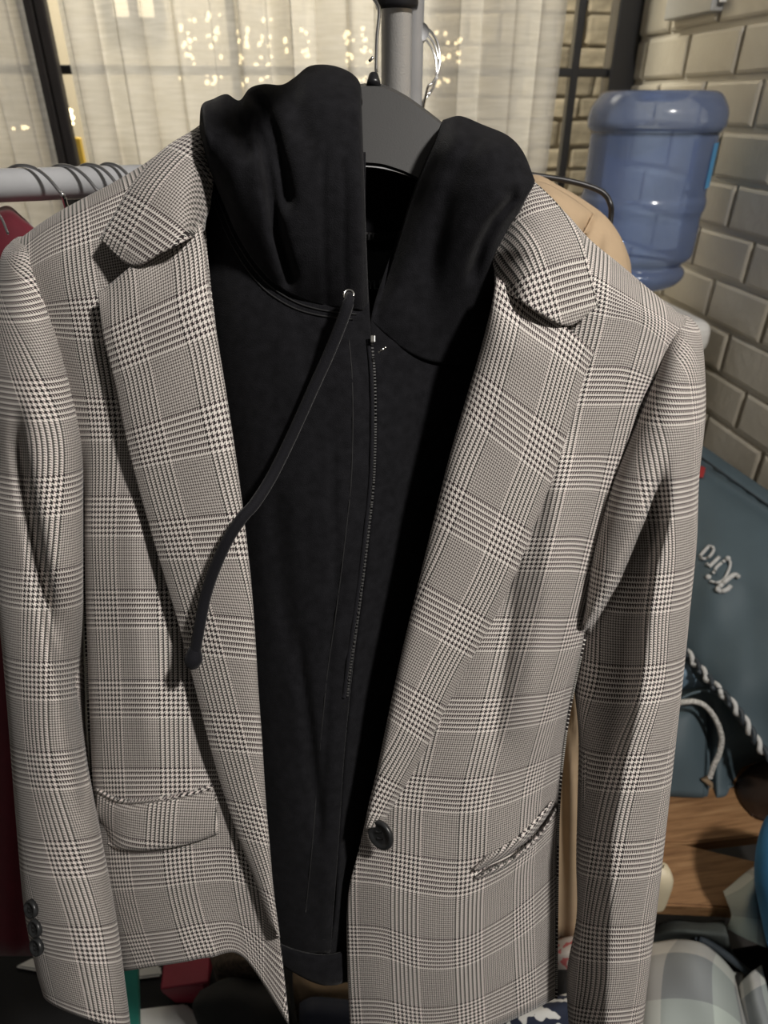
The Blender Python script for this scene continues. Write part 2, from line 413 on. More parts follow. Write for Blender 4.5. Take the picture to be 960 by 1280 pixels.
M_navyprint = print_material('navy_leaf_print', (0.012, 0.018, 0.04), (0.62, 0.62, 0.6), 60, 0.53)
M_floral = print_material('pink_floral_print', (0.45, 0.40, 0.36), (0.42, 0.10, 0.10), 90, 0.54)

# ------------------------------------------------------------------ the setting
XW = 1.02; YB = 2.14
o = box('floor', (-2.6, -1.0, -0.05), (XW + 0.12, YB + 0.1, 0.0), M_floor); tag(o, kind='structure')
wall = box('wall_right', (XW + 0.008, -0.2, 0.0), (XW + 0.12, YB + 0.06, 2.6), M_mortar); tag(wall, kind='structure')
CH, BL, J = 0.100, 0.215, 0.011
def brick_mesh(L):
    bm = bm_box((0, 0, 0), (0.03, L, CH - J))
    for v in bm.verts: v.co += Vector((0, random.uniform(-1, 1), random.uniform(-1, 1))) * 0.0015
    ed = [e for e in bm.edges if all(abs(v.co.x) < 1e-5 for v in e.verts)]
    bmesh.ops.bevel(bm, geom=ed, offset=0.008, segments=2, profile=0.5, affect='EDGES')
    bm.verts.index_update(); me = bpy.data.meshes.new('brick')
    me.from_pydata([v.co.copy() for v in bm.verts], [], [[v.index for v in f.verts] for f in bm.faces]); bm.free()
    me.materials.append(M_brick); return me
full = [brick_mesh(BL - J) for _ in range(6)]; half = [brick_mesh(BL / 2 - J) for _ in range(3)]
for r in range(24):
    y = -0.2 + 0.3; off = (r % 2) * BL / 2
    y0 = 0.24 - off
    while y0 < YB:
        L = BL
        if y0 + BL > YB + 0.04: L = BL / 2
        if y0 + L <= YB + 0.06:
            b = bpy.data.objects.new('brick', random.choice(full if L == BL else half)); C.objects.link(b); b.parent = wall
            b.location = Vector((XW - random.uniform(0.0, 0.0035), y0, 0.055 + r * CH)) - Vector(wall.location)
            b.rotation_euler = (0, random.uniform(-0.012, 0.012), random.uniform(-0.008, 0.008))
        y0 += L
# window wall: black steel glazing behind the sheer curtains
win = thing('window_1', None, None, (0, YB, 0)); tag(win, kind='structure'); 
def wx(u, v=90): return onY(u, v, YB).x
xj0 = onY(762, 60, YB).x; xm = onY(714, 110, YB).x; zr = onY(735, 91, YB).z
box('frame_bar', (xj0, YB - 0.03, 0.0), (XW + 0.006, YB + 0.03, 2.6), M_frame, win, 0.004)
box('frame_bar', (-2.6, YB - 0.03, 2.5), (xj0, YB + 0.03, 2.6), M_frame, win, 0.004)
box('frame_bar', (-2.6, YB - 0.03, 0.0), (xj0, YB + 0.03, 0.10), M_frame, win, 0.004)
vb = [xm - i * 0.46 for i in range(7)]
for x in vb: box('glazing_bar', (x - 0.011, YB - 0.015, 0.1), (x + 0.011, YB + 0.015, 2.5), M_frame, win, 0.003)
for z in (zr, zr - 0.62, zr + 0.62): box('glazing_bar', (-2.6, YB - 0.013, z - 0.010), (xj0, YB + 0.013, z + 0.010), M_frame, win, 0.003)
xs = [-2.6] + sorted(vb) + [xj0]
for a, b in zip(xs, xs[1:]): box('pane', (a + 0.006, YB - 0.003, 0.1), (b - 0.006, YB + 0.003, 2.5), M_glass, win)
# dark post between the curtains
pl, pr = onY(19, 0, 2.065).x, onY(54, 0, 2.065).x
post = thing('post', 'dark brown wooden post standing between the two sheer curtains', 'post', ((pl + pr) / 2, 2.085, 0))
box('shaft', (pl, 2.06, 0), (pl + 0.58 * (pr - pl), 2.108, 2.5), M_post, post, 0.004)
box('batten', (pl + 0.60 * (pr - pl), 2.065, 0), (pr, 2.105, 2.5), M_post, post, 0.004)
yx = onY(88, 215, 2.6).x
o = box('yellow_panel', (yx - 0.05, 2.60, -0.02), (yx + 0.05, 2.63, onY(88, 172, 2.6).z), M_yellow, None, 0.004); tag(o, 'narrow yellow painted board standing outside the window beside the dark post', 'board')
# outdoors
YE = 3.7
o = box('patio_ground', (-3.6, YB + 0.1, -0.08), (3.2, YE + 0.2, -0.02), M_pave); tag(o, kind='structure')
wex = box('wall_exterior', (-3.6, YE, -0.02), (3.2, YE + 0.2, 3.2), M_stonejoint); tag(wex, kind='structure')
stones = []
for k in range(8):
    bm = bm_box((0, 0, 0), (1, 1, 1)); 
    for v in bm.verts: v.co += Vector([random.uniform(-0.05, 0.05) for _ in range(3)])
    bmesh.ops.bevel(bm, geom=list(bm.edges), offset=0.08, segments=1, affect='EDGES'); bm.verts.index_update()
    me = bpy.data.meshes.new('stone'); me.from_pydata([v.co.copy() for v in bm.verts], [], [[v.index for v in f.verts] for f in bm.faces]); bm.free()
    me.materials.append(basic('tan_stone_%d' % k, tuple(c * f for c, f in zip((0.46, 0.39, 0.28), [random.uniform(0.7, 1.2)] * 3)), 0.85, var=0.3, nscale=3, bump=0.4, bscale=8)); stones.append(me)
z = 0.5
while z < 2.9:
    h = random.uniform(0.09, 0.14); x = 0.7 + random.uniform(0, 0.1)
    while x < 2.6:
        L = random.uniform(0.13, 0.26)
        b = bpy.data.objects.new('stone', random.choice(stones)); C.objects.link(b); b.parent = wex
        b.location = Vector((x, YE - random.uniform(0.02, 0.04), z)) - Vector(wex.location); b.scale = (L - 0.012, 0.06, h - 0.012); x += L
    z += h
# lit window on the building across and warm fairy lights
p0, p1 = onY(128, -30, YE - 0.05), onY(200, 22, YE - 0.05)
hw = thing('window_2', None, None, ((p0.x + p1.x) / 2, YE - 0.05, p1.z)); tag(hw, kind='structure')
box('pane', (p0.x, YE - 0.045, p1.z), (p1.x, YE - 0.03, p0.z + 0.15), M_litpane, hw)
for x in (p0.x, (p0.x + p1.x) / 2, p1.x): box('frame_bar', (x - 0.02, YE - 0.06, p1.z - 0.02), (x + 0.02, YE - 0.02, p0.z + 0.17), M_frame, hw)
box('frame_bar', (p0.x, YE - 0.06, p1.z - 0.04), (p1.x, YE - 0.02, p1.z), M_frame, hw)
clusters = [(234, 62, 10, 38), (268, 60, 10, 45), (302, 65, 9, 42), (330, 62, 10, 40), (358, 55, 4, 10), (382, 55, 5, 18), (440, 75, 9, 35), (457, 72, 8, 38), (552, 78, 9, 38), (573, 62, 4, 18), (22, 158, 14, 5), (88, 150, 3, 18)]
for k, (cu, cv, hu, hv) in enumerate(clusters):
    c = onY(cu, cv, 3.2)
    sl = thing('fairy_light_curtain', 'strand of warm fairy lights glowing behind the sheer curtain', 'string lights', (c.x, 3.2, onY(cu, cv + hv, 3.2).z - 0.05), 'fairy lights out on the patio')
    tube('wire', [(c.x, 3.2, 2.6), (c.x, 3.2, onY(cu, cv + hv, 3.2).z)], 0.0015, M_stitch, sl, 5)
    for j in range(max(4, int(hv / 2.2))):
        q = onY(cu + random.uniform(-hu, hu), cv + random.uniform(-hv, hv), 3.2)
        bm = bmesh.new(); bmesh.ops.create_icosphere(bm, subdivisions=1, radius=random.uniform(0.005, 0.010))
        for v in bm.verts: v.co += q
        bmobj('bulb', bm, M_bulb, sl, True)
# curtains
def curtain(name, x0, x1, y, label, seed, spacing, amp, lean=0.0):
    nx, nz = 220, 30; V = []
    for i in range(nz + 1):
        zz = 0.06 + (2.48 - 0.06) * i / nz
        for j in range(nx + 1):
            s = j / nx; x = x0 + (x1 - x0) * s + lean * (2.48 - zz) * (s - 0.5 if lean == 0 else s)
            ph = x / spacing * 2 * math.pi + 1.6 * noise.noise(Vector((x * 6, seed, zz * 0.25)))
            a = amp * (0.65 + 0.5 * noise.noise(Vector((x * 5, seed + 9, zz * 0.4))))
            V.append((x + 0.012 * math.sin(2 * ph + 1), y + a * math.sin(ph) + 0.3 * a * math.sin(2.3 * ph + seed), zz))
    o = mobj(name, V, grid_mesh([[0] * (nx + 1)] * (nz + 1)), M_curtain); tag(o, label, 'curtain', ); return o
curtain('sheer_curtain', onY(66, 0, 2.02).x, onY(712, 0, 2.02).x, 2.02, 'wide off-white sheer curtain hanging between the dark post and the bare window pane', 3, 0.135, 0.034, -0.02)
curtain('sheer_curtain', -1.3, onY(22, 0, 2.02).x, 2.02, 'off-white sheer curtain on the far side of the dark post', 8, 0.10, 0.022)
o = box('curtain_rod', (-1.4, 2.005, 2.48), (0.98, 2.035, 2.51), M_frame, None, 0.004); tag(o, 'black rod above the sheer curtains', 'curtain rod')
# grey box on the wall
a, b = onX(829, 26, XW - 0.03), onX(888, 13, XW - 0.03)
gb = thing('junction_box', 'grey metal box mounted high on the painted brick wall', 'electrical box', (XW, (a.y + b.y) / 2, a.z))
box('cover', (XW - 0.03, b.y, a.z), (XW + 0.004, a.y, a.z + 0.2), M_greybox, gb, 0.003)
tube('conduit', [(XW - 0.012, b.y - 0.012, a.z + 0.015), (XW - 0.012, b.y - 0.012, a.z + 0.35)], 0.008, M_dispenser, gb)

# ------------------------------------------------------------------ water dispenser
bc = Vector((0.825, 1.57, 0))
wd = thing('water_dispenser', 'white floor-standing water dispenser under the blue bottle', 'water dispenser', (bc.x, bc.y, 0))
box('body', (bc.x - 0.15, bc.y - 0.15, 0.03), (bc.x + 0.15, bc.y + 0.15, 0.99), M_dispenser, wd, 0.02, 3)
box('top_cover', (bc.x - 0.155, bc.y - 0.16, 0.995), (bc.x + 0.155, bc.y + 0.155, 1.075), M_dispenser, wd, 0.03, 4)
lathe('bottle_seat', [(0.085, 1.06), (0.085, 1.085), (0.07, 1.09), (0.05, 1.07)], (bc.x, bc.y, 0), M_dispenser, wd)
for s in (-0.05, 0.05):
    box('tap', (bc.x + s - 0.015, bc.y - 0.19, 0.82), (bc.x + s + 0.015, bc.y - 0.15, 0.86), M_blackplastic, wd, 0.004)
box('drip_tray', (bc.x - 0.1, bc.y - 0.20, 0.66), (bc.x + 0.1, bc.y - 0.15, 0.68), M_greybox, wd, 0.004)
wb = thing('water_bottle', 'big translucent blue water bottle upside down on the white dispenser', 'water bottle', (bc.x, bc.y, 1.085))
prof = [(0.03, 1.07), (0.032, 1.10), (0.05, 1.118), (0.10, 1.135), (0.119, 1.152), (0.121, 1.168), (0.112, 1.178), (0.113, 1.186), (0.128, 1.20), (0.131, 1.22), (0.131, 1.265), (0.130, 1.28), (0.1315, 1.292), (0.1345, 1.302), (0.1345, 1.318), (0.1315, 1.327), (0.131, 1.345), (0.1315, 1.44), (0.133, 1.448), (0.1405, 1.458), (0.1415, 1.475), (0.138, 1.492), (0.127, 1.510), (0.116, 1.520), (0.10, 1.523), (0.075, 1.519), (0.05, 1.505), (0.0, 1.500)]
pr2 = spline(prof, 3)
lathe('shell', pr2, (bc.x, bc.y, 0), M_bottle, wb, 64)
lathe('water', [(0.0, 1.075)] + [(max(0.0, r - 0.004), h) for r, h in prof[:19]] + [(0.0, 1.452)], (bc.x, bc.y, 0), M_water, wb, 48)
V = []; F = []
for i in range(2):
    for j in range(13):
        a = R(-52 + j * 6); V.append((bc.x + 0.1335 * math.cos(a), bc.y + 0.1335 * math.sin(a), 1.345 + i * 0.085))
for j in range(12): F.append((j, j + 1, 13 + j + 1, 13 + j))
mobj('sticker', V, F, basic('sky_blue_sticker', (0.10, 0.38, 0.72), 0.4), wb)

# ------------------------------------------------------------------ clothes rack
DP = 0.80
pp = CAM + FW * DP + RT * ((495 - 480) / FPX * 0.857 * DP)
rack = thing('clothes_rack', 'silver tubular clothes rack behind the plaid blazer', 'clothes rack', (pp.x, pp.y, 0))
tube('upright', [(pp.x, pp.y, 0.02), (pp.x, pp.y, 1.9)], 0.0150, M_brush, rack, 24)
p2 = pp + FW * 0.05 + RT * 0.016
tube('upright', [(p2.x, p2.y, 0.02), (p2.x, p2.y, 1.9)], 0.0125, M_greytube, rack, 20)
zj = 1.5 + 0.072 
lathe('joint', [(0.0195, 0), (0.0205, 0.004), (0.0205, 0.05), (0.0195, 0.054)], (pp.x, pp.y, 1.5765), M_blackplastic, rack, 28, cap=True)
railh = 1.5 - 0.062
ra = onZ(0, 232, railh); ra2 = onZ(165, 221, railh)
rd = (pp + Vector((0, 0, 0)) - ra); rd.z = 0; rd.normalize()
rend = Vector((pp.x, pp.y, railh)); rst = rend - rd * 1.1
tube('rail', [rst, rend], 0.0135, M_greytube, rack, 24)
tube('upright', [(rst.x, rst.y, 0.02), (rst.x, rst.y, 1.9)], 0.0150, M_brush, rack, 20)
toph = 1.5 + 0.115
ta = Vector((pp.x, pp.y, toph)); tube('top_bar', [ta - FW * 0.40 - RT * 0.0, ta + FW * 0.55], 0.0125, M_greytube, rack, 20)
for c in (pp, rst): tube('foot', [Vector((c.x, c.y, 0.025)) - FW * 0.03, Vector((c.x, c.y, 0.025)) + FW * 0.3], 0.013, M_brush, rack, 14)
# loose wire hangers on the rail: hooks
def hook_on(c, along, rad, tail, mat, r=0.0016, start=-200):
    """open hook lying over a rail at c; 'along' = direction the rail runs"""
    side = Vector((along.y, -along.x, 0)); pts = []
    for i in range(25):
        a = R(start + i * (235 / 24)); pts.append(c + side * (rad * math.cos(a)) * 1.0 + UP * (rad * math.sin(a)))
    return pts
def wire_hanger(name, label, group, c, along, tilt, mat, gcol, width=0.19, rad=0.020, rot=0.0):
    d = (along.copy()); t = thing(name, label, 'hanger', c - UP * 0.17, group)
    side = Vector((d.y, -d.x, 0))                                     # towards the viewer side
    sw = (side * math.cos(tilt) + d * math.sin(tilt))
    pts = []
    for i in range(22):
        a = R(195 - i * 10); pts.append(c + UP * 0.003 + sw * (rad * math.cos(a)) + UP * (rad * math.sin(a)))
    pts.append(c + sw * rad * 0.6 - UP * 0.035); pts.append(c + sw * rad * 0.15 - UP * 0.06)
    tube('hook', pts, 0.0017, mat, t, 8)
    q = c + sw * rad * 0.15 - UP * 0.06
    tube('shoulder_wire', [q, q + sw * width * 0.5 - UP * 0.05, q + sw * width - UP * 0.10, q - sw * width - UP * 0.10, q - sw * width * 0.5 - UP * 0.05, q], 0.0018, gcol, t, 6)
    return t
def rail_at(u):
    best = min((abs((lambda q: (q.dot(RT) / q.dot(AX)) * FPX + 480)((rst + (rend - rst) * k / 200) - CAM) - u), k) for k in range(201))
    return rst + (rend - rst) * best[1] / 200
labs = ['grey wire hanger hook over the rail beside the maroon garment', 'grey wire hanger hook on the rail, second from the maroon garment', 'grey wire hanger hook on the rail, third from the maroon garment', 'grey wire hanger hook on the rail next to the blazer collar']
def px(p): d = p - CAM; return d.dot(RT) / d.dot(AX) * FPX + 480, 640 - d.dot(AU) / d.dot(AX) * FPX, d.dot(AX)
for (u, sc), lbl in zip(((40, 1.0), (86, 0.9), (120, 0.82), (146, 0.74)), labs):
    c = rail_at(u); cu, cv0, cz = px(c)
    t = thing('wire_hanger', lbl, 'hanger', c - UP * 0.14, 'hangers along the rail')
    sh = [(-36, 2, .019), (-34, -12, .015), (-26, -20, .003), (-14, -24, -.008), (4, -21, -.016), (20, -10, -.019), (34, 6, -.019), (40, 14, -.018)]
    tube('hook', [P(cu + a * sc, cv0 + b * max(sc, .93), cz + d) for a, b, d in sh], 0.0015, M_steelwire, t, 8, n=4)
    tube('neck', [P(cu + a * sc, cv0 + b * sc, cz + d) for a, b, d in ((38, 10, -.0195), (41, 15, -.018), (44, 26, -.008), (50, 38, .0), (52, 52, .004))], [0.0021] * 9 + [0.0026] * 8, M_chrome, t, 8, n=4)
    q = P(cu + 52 * sc, cv0 + 52 * sc, cz + .004)
    if u == 86: JQ = q.copy()
    tube('shoulder_wire', [q, q + FW * 0.10 - UP * 0.06, q + FW * 0.19 - UP * 0.11, q - FW * 0.02 - UP * 0.11, q], 0.0018, M_blackplastic, t, 6)
tb = Vector((pp.x, pp.y, 1.5625)) + RT * 0.026
tube('side_arm', [tb + FW * 0.045, tb + FW * 0.30], 0.008, M_greytube, rack, 14)
for k, (df, rr) in enumerate(((0.10, 0.030), (0.16, 0.034), (0.22, 0.036))):
    c = Vector((pp.x, pp.y, 0)) + FW * df + RT * 0.027 + UP * (1.572 - rr)
    t = thing('wire_hanger', 'thin chrome hanger hook looped behind the steel upright', 'hanger', c - UP * 0.1, 'chrome hooks behind the upright')
    pts = [c + RT * (rr * 0.75 * math.cos(R(a))) + FW * (0.01 * math.sin(R(a))) + UP * (rr * math.sin(R(a))) for a in range(150, -75, -12)]
    pts += [c + RT * 0.004 - UP * 0.055, c - RT * 0.002 - UP * 0.09]
    tube('hook', pts, 0.0014, M_chrome, t, 8, n=3)

# maroon garment on the rail
gt = thing('maroon_top', 'maroon garment hanging on the rail behind the blazer sleeve', 'garment', P(-20, 1150, 0.95))
net = [[(-120, 330, .60), (-60, 290, .60), (-15, 268, .60), (8, 257, .60), (25, 268, .60), (52, 296, .60), (90, 330, .60)],
       [(-125, 350, .60), (-60, 320, .57), (-15, 300, .565), (10, 295, .565), (30, 305, .57), (60, 325, .58), (95, 350, .61)],
       [(-120, 560, .66), (-60, 560, .62), (-15, 560, .63), (10, 560, .625), (35, 560, .63), (62, 560, .62), (90, 560, .68)],
       [(-110, 820, .76), (-60, 820, .73), (-15, 820, .74), (10, 820, .73), (35, 820, .74), (60, 820, .73), (85, 820, .79)],
       [(-100, 1060, .86), (-55, 1060, .84), (-15, 1060, .85), (10, 1060, .84), (32, 1060, .85), (55, 1060, .84), (78, 1060, .90)],
       [(-95, 1195, .92), (-52, 1195, .90), (-15, 1195, .91), (10, 1195, .90), (30, 1195, .91), (50, 1195, .90), (72, 1195, .95)]]
net = [[(u if u < 60 else 56 + (u - 56) * 0.35, v, z_ + 0.035) for u, v, z_ in r] for r in net]
surf('front', net, M_maroon, gt, 5, 6, base=False)
surf('back', [[(u, v, z_ + (0.0 if k in (0, 6) else 0.06)) for k, (u, v, z_) in enumerate(r)] for r in net], M_maroon, gt, 5, 6, base=False)
tube('hanger_wire', [P(-15, 262, .55), P(0, 270, .545), P(10, 292, .54)], 0.0010, M_steelwire, gt, 6, n=4)
gk = thing('black_jacket', 'black jacket hanging on the rail behind the blazer shoulder', 'jacket', JQ - UP * 0.78)
ol = [(-.030, -.125), (-.024, -.085), (-.014, -.03), (-.012, .0), (.004, .008), (.030, .006), (.050, -.014), (.10, -.046), (.19, -.098), (.205, -.15), (.20, -.45), (.195, -.78), (-.02, -.78), (-.028, -.45)]
bm = bmesh.new(); A_ = [bm.verts.new(JQ + FW * x + UP * z_ - rd * 0.0095) for x, z_ in ol]; B_ = [bm.verts.new(JQ + FW * x + UP * z_ + rd * 0.0095) for x, z_ in ol]
bm.faces.new(A_); bm.faces.new(B_[::-1])
for k in range(len(ol)): bm.faces.new((A_[k], B_[k], B_[(k + 1) % len(ol)], A_[(k + 1) % len(ol)]))
bmesh.ops.recalc_face_normals(bm, faces=list(bm.faces)); bmesh.ops.bevel(bm, geom=[e for e in bm.edges if len(e.link_faces) == 2], offset=0.005, segments=2, affect='EDGES')
bmobj('body', bm, M_blackcloth, gk)
tube('sleeve', [JQ + FW * -.022 - UP * .10, JQ + FW * -.036 - UP * .25, JQ + FW * -.034 - UP * .45, JQ + FW * -.03 - UP * .62], [.012, .013, .012, .011], M_blackcloth, gk, 12)

# beige coat behind the right shoulder with its black hanger
bh = thing('black_hanger', 'shiny black wire hanger holding the beige coat', 'hanger', P(720, 240, 0.74))
tube('bar', [P(600, 225, .74), P(640, 216, .74), P(672, 220, .74), P(710, 226, .74), P(742, 235, .74), P(757, 244, .74), P(763, 256, .74), P(764, 266, .745), P(762, 285, .75)], 0.0030, M_blackplastic, bh, 10, n=5)
tube('hook', [P(640, 216, .74), P(636, 190, .75), P(630, 175, .76), P(622, 182, .765)], 0.0022, M_blackplastic, bh, 8, n=4)
bcot = thing('beige_coat', 'beige coat hanging behind the blazer on the black wire hanger', 'coat', P(720, 1170, 1.0))
net = [[(640, 235, .80), (670, 228, .80), (700, 245, .80), (735, 262, .80), (765, 285, .80), (786, 320, .80), (790, 350, .82)],
       [(640, 240, .72), (668, 225, .70), (700, 238, .70), (730, 255, .70), (760, 278, .70), (781, 312, .71), (790, 360, .74)],
       [(640, 330, .70), (668, 330, .69), (700, 330, .68), (730, 335, .68), (758, 345, .68), (782, 360, .70), (795, 400, .74)],
       [(640, 560, .76), (668, 560, .75), (700, 560, .75), (730, 560, .74), (760, 560, .75), (785, 560, .76), (800, 560, .80)],
       [(640, 820, .86), (668, 820, .85), (700, 820, .86), (722, 820, .84), (748, 820, .86), (775, 820, .85), (795, 820, .90)],
       [(645, 1000, .94), (672, 1000, .93), (700, 1000, .945), (718, 1000, .92), (742, 1000, .94), (768, 1000, .93), (790, 1000, .98)],
       [(648, 1178, 1.02), (675, 1178, 1.0), (700, 1178, 1.01), (718, 1178, .99), (738, 1178, 1.01), (762, 1178, 1.0), (785, 1178, 1.05)]]
bnet = [[(u, v, z_ + (0.0 if k in (0, 6) else 0.07)) for k, (u, v, z_) in enumerate(r)] for r in net]
surf('back', bnet, M_beige, bcot, 6, 8, base=False)
surf('front', net, M_beige, bcot, 6, 8, base=False, disp=[crease([(742, 262), (734, 284), (718, 316)], 4, 0.010, 12), crease([(752, 285), (748, 310), (740, 340)], 8, 0.006, 12), crease([(712, 890), (722, 960), (728, 1010)], 5, 0.008, 30)])
surf('collar', [[(650, 232, .70), (676, 227, .685), (704, 240, .68), (728, 256, .685), (741, 266, .70)], [(654, 240, .68), (682, 240, .665), (707, 254, .662), (726, 270, .668), (736, 280, .69)], [(662, 262, .675), (688, 262, .662), (706, 276, .66), (718, 292, .664), (724, 304, .685)]], M_beige, bcot, 6, 6, 0.003, base=False)
tube('shoulder_seam', [P(u, v, z_) for u, v, z_ in ((742, 268, .688), (734, 284, .680), (724, 302, .677), (716, 318, .678))], 0.0010, M_beige, bcot, 6, n=4)
tube('neck_strap', [P(700, 268, .69), P(714, 276, .682), P(722, 284, .68)], 0.004, M_blackcloth, bcot, 8, n=4)

# ------------------------------------------------------------------ blazer hanger
hz = lambda v: zb(v) + 0.030
bhg = thing('broad_hanger', 'broad charcoal plastic hanger with chrome hook inside the hoodie', 'hanger', P(470, 225, hz(225)))
topc = [(120, 275), (200, 222), (300, 165), (380, 127), (430, 109), (470, 104), (500, 115), (530, 135), (560, 160), (600, 206), (650, 258), (700, 306)]
botc = [(118, 300), (200, 262), (300, 230), (380, 212), (430, 207), (470, 208), (492, 213), (517, 223), (560, 248), (600, 276), (650, 308), (696, 338)]
rows = []
for k in range(2): pass
T = spline(topc, 6); B = spline(botc, 6); V = []; F = []; n = len(T)
prof = [(0.0, 0.011), (0.0, 0.004), (0.04, 0.0), (0.96, 0.0), (1.0, 0.004), (1.0, 0.011)]
for i in range(n):
    for (s, dz) in prof:
        u = T[i][0] + (B[i][0] - T[i][0]) * s; v = T[i][1] + (B[i][1] - T[i][1]) * s
        V.append(P(u, v, zb(200) + 0.050 + dz * 1.3))
m = len(prof)
for i in range(n - 1):
    for j in range(m):
        k = (j + 1) % m; F.append((i * m + j, i * m + k, (i + 1) * m + k, (i + 1) * m + j))
F.append(tuple(range(m))[::-1]); F.append(tuple(range((n - 1) * m, n * m)))
mobj('shoulder_plate', V, F, M_hanger, bhg, smooth=False)
hzz = zb(100) + 0.062
lathe('socket', [(0.0055, 0.0), (0.0052, 0.003), (0.0036, 0.0085), (0.0033, 0.009)], P(467, 108, hzz), M_blackplastic, bhg, 20, axis=AU, cap=True)
hk = [P(470, 96, hzz), P(471, 50, hzz), P(474, 18, hzz), P(472, 6, hzz), P(464, -8, hzz), P(460, -30, hzz)]
# the hook runs on up and over the rack's top bar
barp = ta - FW * (DP - 0.47)
hk += [barp + RT * -0.024 + UP * -0.012, barp + RT * -0.016 + UP * 0.017, barp + UP * 0.022, barp + RT * 0.016 + UP * 0.014, barp + RT * 0.02 - UP * 0.006]
tube('hook', hk, 0.0014, M_chrome, bhg, 10, n=5)
tube('hook_tip', [P(466, 72, hzz), P(462, 76, hzz - 0.002)], 0.0011, M_chrome, bhg, 8)

# ------------------------------------------------------------------ hoodie
hd = thing('black_hoodie', 'black zip-up hoodie layered under the plaid blazer on the same hanger', 'hoodie', P(400, 1200, zb(1200)))
def nrow(v, us, dzs): return [(u, v, d) for u, d in zip(us, dzs)]
L = [nrow(190, (238, 270, 320, 375, 425, 457), (.04, .03, .03, .03, .03, .03)),
     nrow(270, (225, 275, 330, 380, 425, 457), (.03, .018, .012, .010, .010, .012)),
     nrow(390, (248, 292, 340, 385, 430, 462), (.022, .008, .003, .0, .0, .006)),
     nrow(480, (258, 305, 350, 395, 438, 468), (.022, .006, -.001, -.003, -.002, .006)),
     nrow(580, (272, 318, 358, 400, 440, 468), (.022, .006, -.002, -.004, -.002, .006)),
     nrow(700, (288, 332, 366, 403, 436, 458), (.022, .007, .0, -.003, -.001, .007)),
     nrow(820, (298, 338, 368, 400, 426, 443), (.020, .008, .002, -.001, .0, .007)),
     nrow(940, (305, 340, 368, 395, 417, 431), (.020, .010, .004, .001, .002, .008)),
     nrow(1060, (312, 348, 373, 395, 412, 423), (.020, .012, .006, .004, .004, .009)),
     nrow(1140, (322, 354, 377, 395, 408, 417), (.020, .014, .009, .007, .006, .010)),
     nrow(1192, (335, 362, 382, 397, 407, 413), (.022, .017, .012, .010, .009, .012))]
L = [[(u, v, d + (.014 if k == 0 else .003 if k == 1 else 0)) for k, (u, v, d) in enumerate(r)] for r in L]
_, GL = surf('front_body', L, M_hood, hd, 8, 10, 0.003, wr=0.0022, disp=[
    crease([(375, 830), (382, 880), (392, 960), (398, 1020)], 7, 0.008), crease([(345, 640), (352, 720), (362, 800)], 14, 0.005), crease([(415, 560), (420, 700), (410, 860), (403, 1000)], 5, 0.002)])
Rr = [nrow(290, (498, 535, 570, 605, 645), (.040, .045, .05, .05, .05)),
      nrow(400, (464, 495, 535, 580, 635), (.010, .016, .03, .04, .045)),
      nrow(480, (470, 502, 540, 580, 620), (.010, .020, .035, .045, .05)),
      nrow(580, (470, 500, 532, 565, 600), (.010, .022, .038, .048, .05)),
      nrow(700, (460, 486, 512, 540, 570), (.011, .024, .04, .05, .05)),
      nrow(820, (445, 467, 492, 515, 540), (.011, .024, .04, .05, .05)),
      nrow(940, (433, 452, 470, 490, 515), (.012, .024, .04, .05, .05)),
      nrow(1060, (425, 438, 450, 465, 490), (.013, .024, .035, .045, .05)),
      nrow(1150, (419, 430, 440, 452, 480), (.014, .022, .032, .04, .045)),
      nrow(1228, (400, 415, 427, 440, 470), (.022, .026, .032, .04, .045))]
surf('front_body', Rr, M_hood, hd, 8, 10, 0.003, wr=0.002)
# back of the hoodie, neck tape and label
bk = [[(300, 170, .075), (400, 205, .075), (480, 212, .075), (560, 240, .075), (628, 270, .075)],
      [(290, 300, .085), (400, 300, .09), (480, 300, .095), (560, 300, .09), (622, 318, .085)],
      [(280, 500, .095), (400, 500, .10), (480, 500, .10), (560, 500, .10), (640, 500, .095)],
      [(300, 820, .09), (380, 820, .09), (440, 820, .09), (490, 820, .09), (560, 820, .085)],
      [(320, 1060, .075), (370, 1060, .075), (420, 1060, .075), (460, 1060, .075), (520, 1060, .07)],
      [(330, 1200, .06), (370, 1215, .055), (400, 1228, .05), (430, 1228, .05), (470, 1215, .05)]]
surf('back_body', bk, M_hoodin, hd, 8, 8, 0.003)
tp = [[(440, 288 + 5 * i, .086), (470, 291 + 5 * i, .087), (505, 288 + 5 * i, .086)] for i in range(3)]
surf('neck_tape', tp, M_blackcloth, hd, 5, 3, 0.002)
for k in range(12):
    tube('rib', [P(446 + 5 * k, 290, zb(290) + 0.0845), P(446 + 5 * k, 298, zb(298) + 0.0845)], 0.0006, M_stitch, hd, 5)
lb, GLab = surf('neck_label', [[(448, 312 + 24 * i, .086), (468, 313 + 24 * i, .086), (490, 312 + 24 * i, .086)] for i in range(3)], M_label, hd, 4, 4, 0.001)
for st in ([(460, 350), (463, 355), (466, 350)], [(463, 355), (463, 361)], [(468, 350), (468, 361), (472, 361)], [(479, 350), (475, 350), (475, 361), (479, 361)], [(475, 355), (478, 355)]):
    tube('label_letter', [P(u, v, zb(355) + 0.0845) for u, v in st], 0.0005, M_labeltext, lb, 5)
